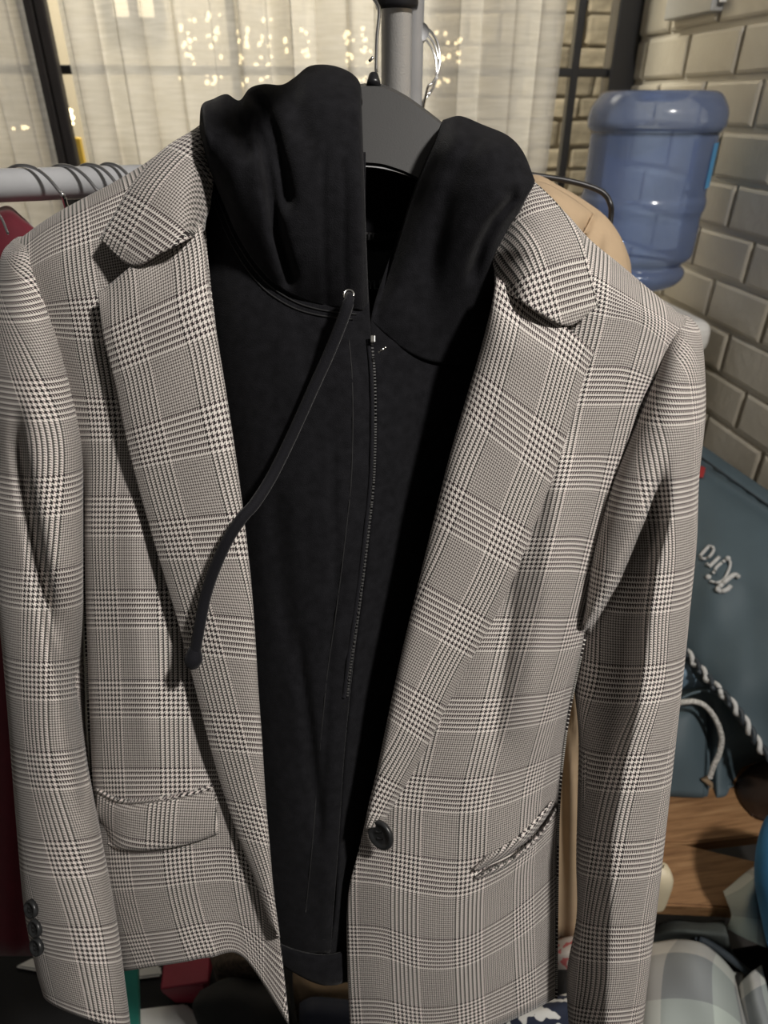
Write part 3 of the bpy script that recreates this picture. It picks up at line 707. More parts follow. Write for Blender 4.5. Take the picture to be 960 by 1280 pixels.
# hood, left half
sil = [(249, 160), (252, 132), (266, 124), (283, 118), (299, 126), (312, 111), (330, 106), (352, 107), (368, 98), (387, 84), (413, 83), (436, 91), (449, 104), (452, 125)]
sea = [(259, 204), (262, 212), (270, 232), (281, 258), (292, 284), (305, 308), (320, 330), (338, 350), (357, 364), (378, 375), (402, 382), (428, 386), (449, 388), (461, 390)]
inn = [(.02, -.006, -.016), ]
rows = [[(u + (6 if u < 400 else -2), v + 16, .088) for u, v in sil], [(u + 1, v + 4, .045) for u, v in sil], [(u, v, .012) for u, v in sil]]
for t, d in ((.10, -.010), (.25, -.022), (.42, -.028), (.6, -.026), (.78, -.018), (.92, -.008), (1.0, .0)):
    r = []
    for k, ((u0, v0), (u1, v1)) in enumerate(zip(sil, sea)):
        e = {0: .016, 13: .010, 12: .001}.get(k, 0.0)
        r.append((u0 + (u1 - u0) * t, v0 + (v1 - v0) * t, d + e))
    rows.append(r)
surf('hood', rows, M_hood, hd, 6, 8, 0.003, wr=0.003, disp=[
    crease([(318, 118), (330, 135), (341, 168), (352, 215), (358, 250)], 10, 0.012, 25),
    crease([(322, 160), (330, 185), (337, 225), (346, 290), (362, 345)], 8, 0.012, 25),
    crease([(300, 125), (303, 150), (310, 190)], 9, 0.008, 18),
    crease([(404, 200), (404, 290), (408, 370)], 3.0, 0.0018, 40), crease([(430, 210), (430, 300), (432, 370)], 3.0, 0.0014, 40),
    crease([(365, 110), (372, 135), (385, 175)], 12, 0.004, 25)])
# seam below the hood: two rows of raised stitching
for off in (6, 14):
    pts = []
    for (u, v, *_ ) in spline([(u, v) for u, v in sea[1:13]], 6): pts.append((u - off * 0.55, v + off * 0.8))
    tube('stitching', [P(u, v, zat(GL, u, v) - 0.0006) for u, v in pts], 0.0006, M_stitch, hd, 6)
# hood, right half
rh = [[(556, 172, .085), (575, 170, .085), (600, 176, .085), (626, 188, .08), (645, 205, .075), (660, 235, .07)],
      [(554, 156, .055), (573, 150, .055), (598, 158, .052), (628, 172, .045), (648, 190, .04), (662, 226, .03)],
      [(553, 151, .03), (575, 147, .026), (604, 158, .022), (636, 171, .012), (655, 192, .006), (668, 224, .002)],
      [(541, 180, .022), (564, 178, -.002), (596, 184, -.010), (630, 192, -.014), (653, 212, -.012), (667, 232, -.006)],
      [(526, 214, .022), (548, 218, -.002), (578, 226, -.012), (608, 236, -.022), (636, 248, -.020), (656, 252, -.006)],
      [(511, 255, .024), (530, 262, .004), (556, 270, -.004), (586, 280, -.014), (614, 288, -.012), (640, 290, .008)],
      [(497, 302, .025), (514, 308, .008), (538, 316, .004), (566, 326, -.002), (596, 334, .002), (632, 336, .02)],
      [(482, 350, .022), (498, 354, .010), (520, 362, .010), (548, 374, .012), (582, 382, .018), (626, 384, .03)],
      [(471, 385, .014), (486, 392, .010), (508, 404, .014), (538, 418, .022), (575, 424, .03), (620, 424, .04)],
      [(466, 402, .010), (482, 418, .013), (506, 438, .020), (538, 452, .030), (575, 456, .038), (615, 456, .045)]]
surf('hood', rh, M_hood, hd, 9, 8, 0.003, wr=0.003, disp=[
    crease([(592, 176), (575, 205), (560, 240), (548, 290), (540, 340)], 13, 0.005, 40),
    crease([(640, 250), (618, 275), (603, 305), (592, 340)], 8, 0.008, 25)])
# zip
zl = [(466, 424), (470, 470), (471, 530), (469, 600), (463, 660), (456, 720), (448, 780), (440, 835), (436, 872)]
zs = spline(zl, 40); Vz, Fz = [], []
acc = 0; last = None
for (u, v) in zs:
    p = P(u - 1.5, v, zat(GL, u - 3, v) - 0.0025)
    if last is not None and (p - last).length < 0.0019: continue
    last = p; bm = bm_box((-0.0008, -0.0005, -0.0005), (0.0008, 0.0005, 0.0005)); bm.verts.index_update(); k0 = len(Vz)
    for vv in bm.verts: Vz.append(p + RT * vv.co.x - AX * vv.co.y + AU * vv.co.z)
    for f in bm.faces: Fz.append(tuple(k0 + q.index for q in f.verts))
    bm.free()
o = mobj('zip_teeth', Vz, Fz, basic('gunmetal_zip', (0.30, 0.30, 0.30), 0.28, metal=0.9), hd, smooth=False); tag(o, kind='stuff')
tube('zip_tape', [P(u - 6, v, zat(GL, u - 6, v) - 0.0012) for u, v in zs[::8]] , 0.0016, M_cord, hd, 6)
tube('placket_stitching', [P(u - 30, v, zat(GL, u - 30, v) - 0.0001) for u, v in spline(zl + [(428, 960), (420, 1060), (412, 1140)], 8)], 0.0005, M_stitch, hd, 5)
q = P(466, 424, zat(GL, 462, 424) - 0.004)
zp = obox('zip_slider', q, RT * 0.0018, AX * 0.0016, AU * 0.0026, M_nickel, hd, 0.0006)
tube('zip_pull', [P(474, 440, zb(430) - 0.001), P(478, 437, zb(430) - 0.004), P(481, 435, zb(430) - 0.002)], 0.0010, M_nickel, hd, 8, n=3)
# eyelet and drawstring
ez = zb(368) - 0.018
tube('eyelet', ring(P(436, 368, ez), 0.0033, -AX + AU * 0.2), 0.0008, M_nickel, hd, 8, True)
ds = [(437, 369, -.012), (436, 376, -.022), (428, 400, -.022), (412, 440, -.018), (393, 482, -.016), (366, 542, -.014), (340, 595, -.018), (318, 630, -.030), (302, 648, -.036), (284, 676, -.038), (268, 712, -.036), (257, 745, -.034), (250, 780, -.034), (245, 808, -.033), (243, 818, -.033)]
cp = spline(ds, 6); rad = [0.0040 if i > 6 else 0.0033 for i in range(len(cp))]
tube('drawstring', [P(u, v, zb(v) + d) for u, v, d in cp], rad, M_cord, hd, 12)
q = P(242, 822, zb(820) - .033)
lathe('drawstring_knot', [(0.001, -0.0085), (0.0045, -0.0068), (0.0066, -0.002), (0.0062, 0.001), (0.0048, 0.005), (0.0040, 0.008)], q, M_cord, hd, 16, axis=AU + RT * 0.15, cap=True)
# lower band of the hoodie
hb = [[(338, 1178, .018), (362, 1188, .012), (385, 1194, .008), (404, 1196, .007), (420, 1194, .010), (440, 1188, .02)],
      [(344, 1200, .020), (364, 1212, .012), (385, 1222, .008), (405, 1228, .007), (422, 1228, .010), (440, 1222, .02)],
      [(350, 1204, .03), (368, 1216, .025), (386, 1226, .022), (405, 1232, .020), (420, 1230, .022), (438, 1224, .03)]]
surf('hem_band', hb, M_hood, hd, 6, 6, 0.003)

# ------------------------------------------------------------------ blazer
bz = thing('plaid_blazer', 'black and cream glen plaid blazer hanging open over the black hoodie', 'blazer', P(420, 1270, zb(1270)))
LP = [[(34, 330, .09), (68, 300, .085), (104, 276, .08), (142, 254, .08), (180, 232, .08), (215, 208, .085), (250, 188, .09)],
      [(20, 302, .040), (58, 274, .034), (98, 251, .030), (138, 230, .028), (178, 206, .03), (214, 182, .034), (250, 160, .04)],
      [(26, 325, .014), (62, 300, .010), (100, 282, .006), (138, 266, .006), (178, 250, .010), (216, 232, .014), (252, 215, .02)],
      [(40, 362, .010), (72, 352, .002), (106, 345, -.002), (140, 338, .0), (177, 332, .004), (217, 326, .008), (260, 322, .014)],
      [(68, 425, .008), (92, 428, .001), (121, 430, -.002), (151, 430, .001), (186, 430, .005), (226, 430, .009), (272, 430, .014)],
      [(97, 540, .012), (114, 540, .003), (136, 540, -.001), (161, 540, .001), (196, 540, .005), (236, 540, .009), (284, 540, .014)],
      [(106, 680, .034), (108, 680, .010), (134, 680, -.002), (164, 680, -.003), (204, 680, .004), (248, 680, .008), (300, 680, .012)],
      [(110, 820, .042), (112, 820, .012), (140, 820, -.002), (174, 820, -.005), (214, 820, .001), (262, 820, .006), (312, 820, .010)],
      [(115, 950, .050), (117, 950, .014), (145, 950, -.003), (184, 950, -.007), (229, 950, -.003), (278, 950, .001), (322, 950, .006)],
      [(122, 1077, .060), (124, 1080, .018), (154, 1080, -.002), (198, 1078, -.009), (243, 1074, -.007), (288, 1072, -.001), (333, 1085, .003)],
      [(136, 1150, .065), (138, 1154, .020), (168, 1152, .0), (212, 1147, -.007), (253, 1139, -.005), (298, 1140, .001), (348, 1168, -.001)],
      [(150, 1208, .068), (152, 1214, .022), (188, 1209, .002), (228, 1203, -.005), (262, 1197, -.003), (304, 1197, .002), (361, 1282, -.001)]]
_, GP = surf('front_panel', LP, M_plaid, bz, 10, 9, 0.002, refcol=2, uvo=(38, -14), umode='row', wr=0.002, disp=[crease([(165, 640), (170, 720), (178, 820), (188, 930)], 22, -0.006), crease([(228, 620), (240, 760), (262, 940)], 16, 0.008)])
RP = [[(645, 300, .085), (676, 272, .08), (706, 290, .08), (738, 322, .08), (774, 352, .08), (812, 385, .085), (850, 418, .09)],
      [(640, 262, .04), (673, 240, .034), (706, 266, .03), (738, 300, .03), (776, 331, .03), (815, 364, .032), (857, 398, .038)],
      [(628, 330, .02), (662, 312, .012), (698, 318, .006), (733, 335, .004), (772, 358, .003), (812, 384, .005), (855, 410, .014)],
      [(605, 420, .016), (642, 414, .010), (682, 410, .006), (720, 410, .002), (758, 412, .0), (798, 418, .002), (834, 448, .010)],
      [(585, 500, .014), (622, 500, .010), (660, 500, .006), (698, 500, .002), (734, 500, -.001), (768, 500, .001), (803, 500, .010)],
      [(560, 600, .012), (600, 600, .009), (640, 600, .005), (678, 600, .001), (710, 600, -.002), (740, 600, .002), (769, 604, .012)],
      [(535, 700, .010), (575, 700, .008), (615, 700, .004), (655, 700, .0), (690, 700, -.003), (718, 700, .002), (743, 704, .014)],
      [(512, 800, .008), (550, 800, .006), (590, 800, .002), (630, 800, -.002), (668, 800, -.004), (702, 800, .003), (730, 795, .022)],
      [(487, 900, .004), (525, 902, .002), (565, 904, -.002), (605, 904, -.005), (645, 900, -.005), (682, 894, .005), (711, 884, .030)],
      [(466, 985, .002), (500, 990, -.002), (540, 994, -.006), (584, 996, -.008), (627, 988, -.005), (667, 974, .006), (701, 958, .034)],
      [(449, 1060, .004), (487, 1066, -.004), (531, 1074, -.010), (579, 1078, -.012), (623, 1066, -.007), (664, 1044, .006), (697, 1016, .036)],
      [(435, 1120, .006), (478, 1124, -.006), (526, 1136, -.012), (576, 1138, -.014), (621, 1118, -.008), (662, 1088, .006), (696, 1056, .036)],
      [(434, 1200, .006), (477, 1202, -.006), (526, 1216, -.012), (576, 1214, -.014), (621, 1194, -.008), (662, 1168, .006), (695, 1140, .036)],
      [(438, 1302, .006), (480, 1302, -.006), (530, 1306, -.012), (580, 1298, -.014), (624, 1282, -.008), (664, 1264, .006), (694, 1248, .036)]]
_, GRP = surf('front_panel', RP, M_plaid, bz, 10, 9, 0.002, refcol=3, uvo=(12, 53), uvs=(1.0, 1.14), umode='row', wr=0.002, disp=[
    crease([(636, 700), (632, 800), (620, 900)], 14, 0.007), crease([(641, 760), (622, 900), (613, 990), (600, 1075)], 2.5, 0.0016, 20), crease([(693, 1008), (677, 1032), (657, 1053), (637, 1069), (616, 1080), (597, 1090)], 6.5, 0.014, 3), crease([(700, 560), (690, 680), (676, 800), (662, 900)], 20, -0.007)])
# side returns and the back, so that the body is a closed shell
sr = [[(u, v, d) for u, v, d in ((r[-1][0], r[-1][1], r[-1][2]), (r[-1][0] - 3, r[-1][1], r[-1][2] + .05), (r[-1][0] - 30, r[-1][1] - 4, r[-1][2] + .10))] for r in RP[7:]]
surf('side_panel', sr, M_plaid, bz, 5, 6, 0.002, uvo=(0, 20))
sl_ = [[(u, v, d) for u, v, d in ((r[0][0], r[0][1], r[0][2]), (r[0][0] + 3, r[0][1], r[0][2] + .04), (r[0][0] + 30, r[0][1] - 4, r[0][2] + .09))] for r in LP[6:]]
surf('side_panel', sl_, M_plaid, bz, 5, 6, 0.002)
bkn = [[(34, 335, .10), (150, 262, .11), (260, 205, .125), (440, 235, .125), (640, 300, .12), (740, 330, .11), (850, 420, .10)],
       [(70, 500, .12), (170, 480, .13), (280, 480, .14), (440, 480, .14), (600, 480, .14), (700, 500, .13), (800, 520, .12)],
       [(110, 760, .13), (190, 760, .135), (290, 760, .14), (420, 760, .14), (540, 760, .14), (620, 760, .135), (700, 760, .13)],
       [(125, 1000, .14), (200, 1000, .14), (290, 1000, .145), (400, 1000, .145), (510, 1000, .145), (590, 1000, .14), (668, 1000, .14)],
       [(150, 1170, .15), (215, 1160, .15), (300, 1150, .15), (400, 1150, .15), (500, 1150, .15), (580, 1160, .15), (660, 1170, .15)]]
surf('back_panel', bkn, M_lining, bz, 6, 8, 0.002)
# lapels
def lap(edges, fr, dz, back):
    net = []
    for k, ((uo, vo), (ui, vi)) in enumerate(edges):
        s = k / (len(edges) - 1); r = []
        for f, d in zip(fr, dz):
            r.append((uo + (ui - uo) * f, vo + (vi - vo) * f, d * (1 - 0.35 * s)))
        r.append((ui - back * 3, vi, .004)); r.append((ui - back * 18, vi, .012)); net.append(r)
    return net
FR = (0, .12, .35, .62, .85, .96, 1.0); 
LE = [((122, 365), (251, 289)), ((128, 420), (262, 360)), ((143, 480), (273, 430)), ((156, 545), (285, 505)), ((171, 605), (297, 585)), ((188, 665), (306, 655)), ((206, 725), (314, 728)), ((224, 785), (319, 795)), ((242, 855), (323, 860)), ((260, 925), (328, 930)), ((277, 985), (332, 995)), ((297, 1045), (337, 1055)), ((318, 1100), (342, 1112)), ((337, 1155), (350, 1172))]
net = lap(LE, FR, (-.017, -.022, -.026, -.028, -.027, -.022, -.014), 1)
net[0][1] = (136, 356, -.016); net[0][2] = (164, 333, -.020); net[0][3] = (202, 308, -.014); net[0][4] = (231, 292, -.012); net[0][5] = (246, 284, -.010); net[0][6] = (252, 280, -.006)
_, GLL = surf('lapel', net, M_plaid, bz, 6, 8, 0.002, refcol=0, uvo=(-20, 66), uvs=(1.0, .95), wr=0.0012)
RE = [((743, 440), (620, 357)), ((728, 480), (612, 395)), ((712, 535), (597, 450)), ((692, 595), (580, 507)), ((674, 642), (562, 570)), ((655, 692), (547, 630)), ((632, 745), (533, 687)), ((605, 797), (518, 750)), ((578, 845), (505, 803)), ((552, 897), (492, 862)), ((527, 947), (481, 915)), ((505, 985), (470, 968)), ((488, 1013), (461, 1005)), ((477, 1034), (455, 1036))]
net = lap(RE, FR, (-.015, -.020, -.025, -.028, -.027, -.022, -.014), -1)
net[0][1] = (729, 427, -.017); net[0][2] = (704, 406, -.019); net[0][3] = (668, 382, -.013); net[0][4] = (640, 360, -.011); net[0][5] = (626, 350, -.009); net[0][6] = (620, 346, -.005)
_, GRL = surf('lapel', net, M_plaid, bz, 6, 8, 0.002, refcol=0, uvo=(-18, 20), uvs=(1.0, .95), wr=0.0012)
# collar, both ends of it
LC = [[(258, 150, .06), (259, 150, .06), (260, 152, .06), (262, 155, .06), (266, 160, .06)],
      [(240, 163, .022), (245, 161, .018), (250, 161, .012), (256, 163, .014), (266, 170, .02)],
      [(203, 187, -.002), (216, 187, -.008), (232, 190, -.012), (248, 195, -.010), (268, 205, .008)],
      [(166, 228, -.012), (188, 226, -.020), (214, 228, -.023), (240, 230, -.018), (266, 236, .006)],
      [(144, 265, -.014), (170, 264, -.022), (202, 262, -.026), (234, 262, -.022), (262, 262, .004)],
      [(131, 286, -.014), (161, 299, -.022), (198, 288, -.027), (232, 280, -.024), (258, 276, .002)],
      [(124, 298, -.013), (163, 332, -.021), (200, 316, -.0275), (228, 303, -.025), (256, 289, .0)]]
surf('collar', LC, M_plaid, bz, 8, 8, 0.002, uvo=(4, 60), uvs=(1.0, 1.0), axis=(76, -107))
RC = [[(655, 218, .055), (650, 222, .055), (644, 226, .055), (636, 232, .055), (628, 240, .055)],
      [(674, 232, .024), (668, 238, .016), (658, 246, .010), (646, 256, .010), (632, 266, .02)],
      [(700, 258, .0), (686, 266, -.006), (668, 274, -.010), (646, 284, -.006), (622, 296, .012)],
      [(723, 290, -.010), (704, 298, -.018), (680, 304, -.022), (652, 308, -.018), (616, 314, .008)],
      [(734, 322, -.013), (712, 328, -.021), (684, 328, -.025), (654, 326, -.021), (616, 328, .006)],
      [(741, 352, -.013), (714, 368, -.021), (684, 362, -.026), (652, 350, -.024), (618, 340, .004)],
      [(748, 383, -.012), (712, 407, -.020), (680, 394, -.027), (650, 376, -.025), (618, 356, .002)]]
surf('collar', RC, M_plaid, bz, 8, 8, 0.002, uvo=(4, 56), uvs=(1.0, 1.0), axis=(-47, -124))
# sleeves
vall = lambda u, v: (0.045 - 0.010 * sstep(950, 1150, v)) * sstep(-6, 10, u - polyx([(836, 540), (803, 650), (770, 726), (733, 785), (690, 820)], v)) * (1 - sstep(-12, 14, u - polyx([(838, 540), (826, 655), (810, 710), (800, 777), (788, 880), (768, 960), (752, 1050), (750, 1150), (744, 1290)], v))) * sstep(560, 680, v)
RS = [(856, 858, 394, .05, .002, .3), (846, 868, 399, .045, .018, .3), (838, 876, 412, .036, .028, .25), (822, 881, 452, .030, .036, .15), (795, 882, 520, .026, .038, 0), (764, 874, 600, .024, .040, 0), (742, 871, 680, .022, .040, 0), (731, 863, 760, .018, .040, 0), (718, 855, 840, .014, .040, 0),
      (724, 846, 920, .008, .038, 0), (723, 837, 1000, .004, .036, 0), (721, 828, 1080, .0, .035, 0), (721, 820, 1150, -.002, .034, 0), (709, 811, 1220, -.004, .034, 0), (712, 802, 1296, -.006, .033, 0)]
sleeve('sleeve', RS, M_plaid, bz, 72, 10, disp=[vall], uvo=(-30, 8), uvs=(.95, 1.0), wr=0.002)
gro = crease([(24, 555), (40, 650), (58, 740), (75, 820), (92, 900), (106, 970)], 8, 0.026, 60)
_sl = [(24, 545), (40, 650), (58, 740), (75, 820), (92, 900), (110, 980)]
stp = lambda u, v: 0.024 * (1 - sstep(-9, 5, u - polyx(_sl, v))) * sstep(500, 610, v) * (1 - sstep(700, 850, v))
bul = lambda u, v: 0.048 * sstep(700, 860, v) * sstep(0, 14, u - polyx([(24, 555), (40, 650), (58, 740), (75, 820), (92, 900), (110, 980)], v)) * (1 - sstep(960, 1040, v))
LS = [(22, 24, 296, .05, .002, -.3), (12, 34, 301, .046, .018, -.3), (0, 46, 318, .036, .028, -.25), (-12, 68, 385, .030, .034, -.1), (-16, 90, 460, .026, .036, 0), (-16, 103, 540, .022, .038, 0), (-14, 104, 640, .016, .038, 0), (-5, 104, 740, .010, .038, 0), (5, 104, 840, .006, .038, 0),
      (13, 108, 940, .002, .038, 0), (21, 126, 1040, -.002, .038, 0), (30, 145, 1140, -.004, .038, 0.05), (44, 157, 1220, -.005, .037, 0.2), (54, 163, 1262, -.006, .036, .32)]
sleeve('sleeve', LS, M_plaid, bz, 72, 10, disp=[gro, bul, stp], uvo=(8, 40), uvs=(.95, 1.0), wr=0.002)
# pocket flap, welt pocket
fl_t = [(120, 990), (150, 1004), (195, 1002), (235, 995), (266, 985)]; fl_b = [(117, 1044), (152, 1062), (200, 1062), (240, 1054), (274, 1042)]
net = []
for t, d in ((0, -.003), (.15, -.006), (.5, -.008), (.9, -.009), (1.0, -.006)):
    net.append([(a[0] + (b[0] - a[0]) * t, a[1] + (b[1] - a[1]) * t, zat(GP, a[0] + (b[0] - a[0]) * t, a[1] + (b[1] - a[1]) * t) + d) for a, b in zip(fl_t, fl_b)])
surf('pocket_flap', net, M_plaid, bz, 8, 5, 0.003, base=False, uvo=(-6, 30), axis=(0.06, -1))

up_ = [(590, 1087), (610, 1068), (632, 1055), (652, 1040), (673, 1020), (691, 1000)]; op_ = [(597, 1089), (616, 1079), (637, 1068), (657, 1052), (677, 1031), (693, 1006)]; lo_ = [(593, 1100), (614, 1093), (636, 1082), (657, 1066), (678, 1045), (695, 1016)]
GR0 = dense([[(p[0], p[1], zb(p[1]) + p[2]) for p in r] for r in RP], 10, 9)
def strip(name, a, b, d0, dm, d1, mat, GR=None):
    GR = GR or GR0
    net = []
    for t, d in ((0, d0), (.5, dm), (1, d1)):
        net.append([(p[0] + (q[0] - p[0]) * t, p[1] + (q[1] - p[1]) * t, zat(GR, p[0] + (q[0] - p[0]) * t, p[1] + (q[1] - p[1]) * t) + d) for p, q in zip(a, b)])
    return surf(name, net, mat, bz, 6, 4, 0.001, base=False, axis=(0.5, -0.6))
strip('pocket_piping', [(u, v - 6) for u, v in fl_t], [(u, v + 1) for u, v in fl_t], -.001, -.005, -.004, M_plaid, GP)
strip('pocket_welt', up_, op_, -.001, -.004, .004, M_plaid)
strip('pocket_welt', [(u + 1, v + 3) for u, v in op_], lo_, .004, -.004, -.001, M_plaid)
# buttons
def button(name, c, axis, x, r, par):
    b = lathe(name, [(0.0, 0.0022), (r * .55, 0.0020), (r * .66, 0.0022), (r * .78, 0.0034), (r * .92, 0.0034), (r, 0.0022), (r, 0.0), (0, -0.0004)], c, M_button, par, 32, axis=axis, x=x)
    ay = axis.normalized().cross(x.normalized())
    for sx in (-1, 1):
        q = c + axis.normalized() * 0.0021 + x.normalized() * (sx * r * .22)
        tube('button_thread', [q - ay * r * .25, q + axis.normalized() * 0.0008, q + ay * r * .25], 0.0006, M_stitch, b, 6)
    return b
bzv = zat(GRP, 478, 1045)
button('front_button', P(477, 1043, bzv - 0.017), (-AX * 0.78 - RT * 0.62 + AU * 0.05), AU - RT * 0.2, 0.0118, bz)
for (u, v) in ((41, 1135), (46, 1159), (48, 1182)):
    button('cuff_button', P(u, v, zb(v) - .030), -AX - RT * 0.55, AU, 0.0068, bz)

# ------------------------------------------------------------------ right side: bench, bag, cloths
BZ = 0.42
bench = thing('wooden_bench', 'low wooden bench with two grained planks below the slate blue bag', 'bench', onZ(900, 1070, 0.0))
bench.location.z = 0
def slab(name, pts, zt, th, mat, par):
    top = [onZ(u, v, zt) for u, v in pts]; n = len(top); V = top + [p - UP * th for p in top]
    F = [tuple(range(n))[::-1], tuple(range(n, 2 * n))] + [(i, (i + 1) % n, n + (i + 1) % n, n + i) for i in range(n)]
    bm = bmesh.new(); vs = [bm.verts.new(p) for p in V]
    for f in F: bm.faces.new([vs[i] for i in f])
    bmesh.ops.recalc_face_normals(bm, faces=list(bm.faces)); bmesh.ops.bevel(bm, geom=list(bm.edges), offset=0.003, segments=2, affect='EDGES')
    return bmobj(name, bm, mat, par)
slab('plank', [(770, 935), (1005, 945), (1060, 1000), (1060, 1028), (945, 1044), (860, 1054), (770, 1054)], BZ, 0.03, M_wood, bench)
slab('plank', [(770, 1053), (856, 1055), (940, 1075), (1060, 1100), (1060, 1148), (900, 1134), (770, 1128)], BZ, 0.03, M_wood, bench)
for (u, v) in ((790, 1000), (1040, 1020), (1040, 1120), (790, 1110)):
    p = onZ(u, v, BZ - 0.03); box('leg', (p.x - 0.018, p.y - 0.018, 0), (p.x + 0.018, p.y + 0.018, BZ - 0.03), M_wood, bench, 0.003)
p = onZ(814, 1125, BZ); p1 = P(834, 1090, 1.0)
cb = thing('cream_block', 'small cream waxy block standing on the wooden bench plank', 'block', p)
ex = RT * 0.019; ey = FW * 0.019
V = []; 
for (s, zz) in ((1.0, 0.0), (1.03, 0.01), (1.0, 0.055), (0.9, 0.072), (0.55, 0.084), (0.0, 0.087)):
    for j in range(20):
        a = 2 * math.pi * j / 20; ca, sa = math.cos(a), math.sin(a); k = 1 / max(abs(ca), abs(sa)) ** 0.55
        V.append(p + ex * (ca * k * s) + ey * (sa * k * s) + UP * zz)
mobj('wax', V, grid_mesh([[0] * 20] * 6, True), M_cream, cb)
tube('wick', [p + UP * 0.085, p + UP * 0.093], 0.001, M_stitch, cb, 6)

bzq = lambda v, d=.004: (CAM.z - BZ) / (math.sin(PITCH) + math.cos(PITCH) * (v - 640) / FPX) - d
bag = thing('slate_bag', 'slate blue cloth bag with grey embroidered lettering leaning on the brick wall', 'bag', P(905, 985, 1.25))
net = [[(820, 528, 1.64), (850, 541, 1.60), (877, 556, 1.56), (915, 582, 1.50), (960, 613, 1.43), (1010, 648, 1.36), (1070, 690, 1.28)],
       [(815, 540, 1.60), (848, 556, 1.56), (874, 572, 1.52), (912, 600, 1.46), (958, 632, 1.39), (1010, 668, 1.32), (1072, 712, 1.25)],
       [(810, 600, 1.53), (842, 618, 1.48), (866, 632, 1.44), (905, 655, 1.38), (955, 690, 1.31), (1010, 725, 1.25), (1075, 770, 1.19)],
       [(805, 680, 1.45), (838, 696, 1.40), (862, 708, 1.36), (902, 735, 1.29), (955, 770, 1.23), (1010, 805, 1.18), (1078, 850, 1.13)],
       [(800, 745, 1.40), (832, 762, 1.35), (858, 776, 1.31), (900, 812, 1.24), (956, 850, 1.18), (1012, 890, 1.13), (1080, 935, 1.09)],
       [(795, 778, 1.39), (828, 795, 1.34), (852, 812, 1.30), (895, 865, 1.225), (958, 942, 1.15), (1015, 975, 1.10), (1080, 1010, 1.06)]]
net = [[(u, v, min(z_, (XW - 0.004) / ray(u, v).x - 0.035)) for u, v, z_ in r[1:]] for r in net]
_, GB = surf('flap', net, M_bag, bag, 9, 9, 0.006, base=False, wr=0.02, disp=[lambda u, v: 0.018 * math.exp(-((v - (u * 0.66 + 8)) / 9.0) ** 2)])
low = [[(800, 800, 1.40), (850, 808, 1.36), (885, 850, 1.30), (920, 890, 1.26), (955, 935, 1.25), (980, 950, 1.29)],
       [(800, 860, 1.36), (850, 865, 1.31), (885, 885, 1.28), (920, 915, 1.25), (940, 940, 1.265), (958, 952, 1.30)],
       [(800, 930, 1.29), (850, 932, 1.27), (885, 940, 1.262), (905, 950, 1.255), (917, 958, 1.272), (930, 960, 1.30)],
       [(800, 992, bzq(992)), (850, 994, bzq(994)), (885, 996, bzq(996)), (898, 997, bzq(997)), (908, 994, bzq(994)), (913, 982, bzq(982))]]
_, GLw = surf('body', low, M_bag, bag, 8, 8, 0.006, base=False, wr=0.012, disp=[crease([(888, 890), (887, 940), (890, 1000)], 4, 0.02, 20)])
pk = [[(815, 884, 1.285), (845, 884, 1.27), (868, 882, 1.268), (884, 889, 1.275)], [(815, 900, 1.262), (845, 900, 1.245), (866, 898, 1.245), (884, 905, 1.262)], [(815, 945, 1.24), (845, 945, 1.228), (864, 945, 1.23), (882, 948, 1.245)], [(815, 994, bzq(994)), (845, 996, bzq(996)), (862, 997, bzq(997)), (880, 997, bzq(997))]]
surf('pocket', pk, M_bag, bag, 6, 6, 0.006, base=False)
pk = [[(820, 815, 1.32), (848, 819, 1.295), (860, 830, 1.285)], [(820, 838, 1.30), (850, 840, 1.27), (870, 848, 1.268)], [(820, 862, 1.31), (850, 862, 1.285), (880, 858, 1.275)]]
surf('inner_lining', pk, M_baglight, bag, 6, 6, 0.004, base=False)
def on_bag(u, v, d=0.004): return P(u, v, zat(GB, u, v) - d)
pts = [(852, 552), (880, 571), (915, 596), (960, 628), (1010, 662)]
tube('hem_stitching', [on_bag(u, v + 3) for u, v in spline(pts, 6)], 0.0016, M_bagdark, bag, 6)
surf('red_tag', [[(868, 580, zat(GB, 868, 585) - .004), (882, 584, zat(GB, 876, 586) - .006)], [(868, 590, zat(GB, 868, 590) - .006), (881, 590, zat(GB, 876, 590) - .01)], [(866, 597, zat(GB, 866, 597) - .006), (879, 596, zat(GB, 874, 596) - .008)]], M_red, bag, 4, 4, 0.002, base=False)
S = lambda x, y: (850 + x / 9.6, 660 + y / 9.6)
strokes = [([(350, 215), (240, 335)], .0045), ([(350, 215), (395, 230), (400, 280), (350, 345), (290, 370), (250, 350)], .0038),
           ([(475, 345), (350, 465)], .0050), ([(315, 425), (345, 440)], .0036), ([(530, 395), (440, 470), (410, 530)], .0042),
           ([(575, 360), (605, 420), (580, 520), (520, 620), (440, 655), (370, 640)], .0034),
           ([(705, 590), (660, 560), (590, 600), (510, 670), (450, 730), (490, 760), (560, 740), (610, 690)], .0060)]
for st, r in strokes:
    tube('embroidered_stroke', [on_bag(*S(*q), 0.004) for q in spline(st, 5)], r * 0.75, M_embroid, bag, 8)
for (x, y, r) in ((340, 590, .0058), (575, 365, .0052)):
    bm = bmesh.new(); bmesh.ops.create_icosphere(bm, subdivisions=2, radius=r)
    for v in bm.verts: v.co += on_bag(*S(x, y))
    bmobj('embroidered_dot', bm, M_embroid, bag, True)
cord = [(840, 796), (855, 812), (872, 832), (888, 852), (908, 872), (925, 893), (940, 917), (955, 940), (985, 965)]
cs = spline(cord, 10); base_ = [P(u, v, zat(GB, u, v) - 0.018) for u, v in cs]
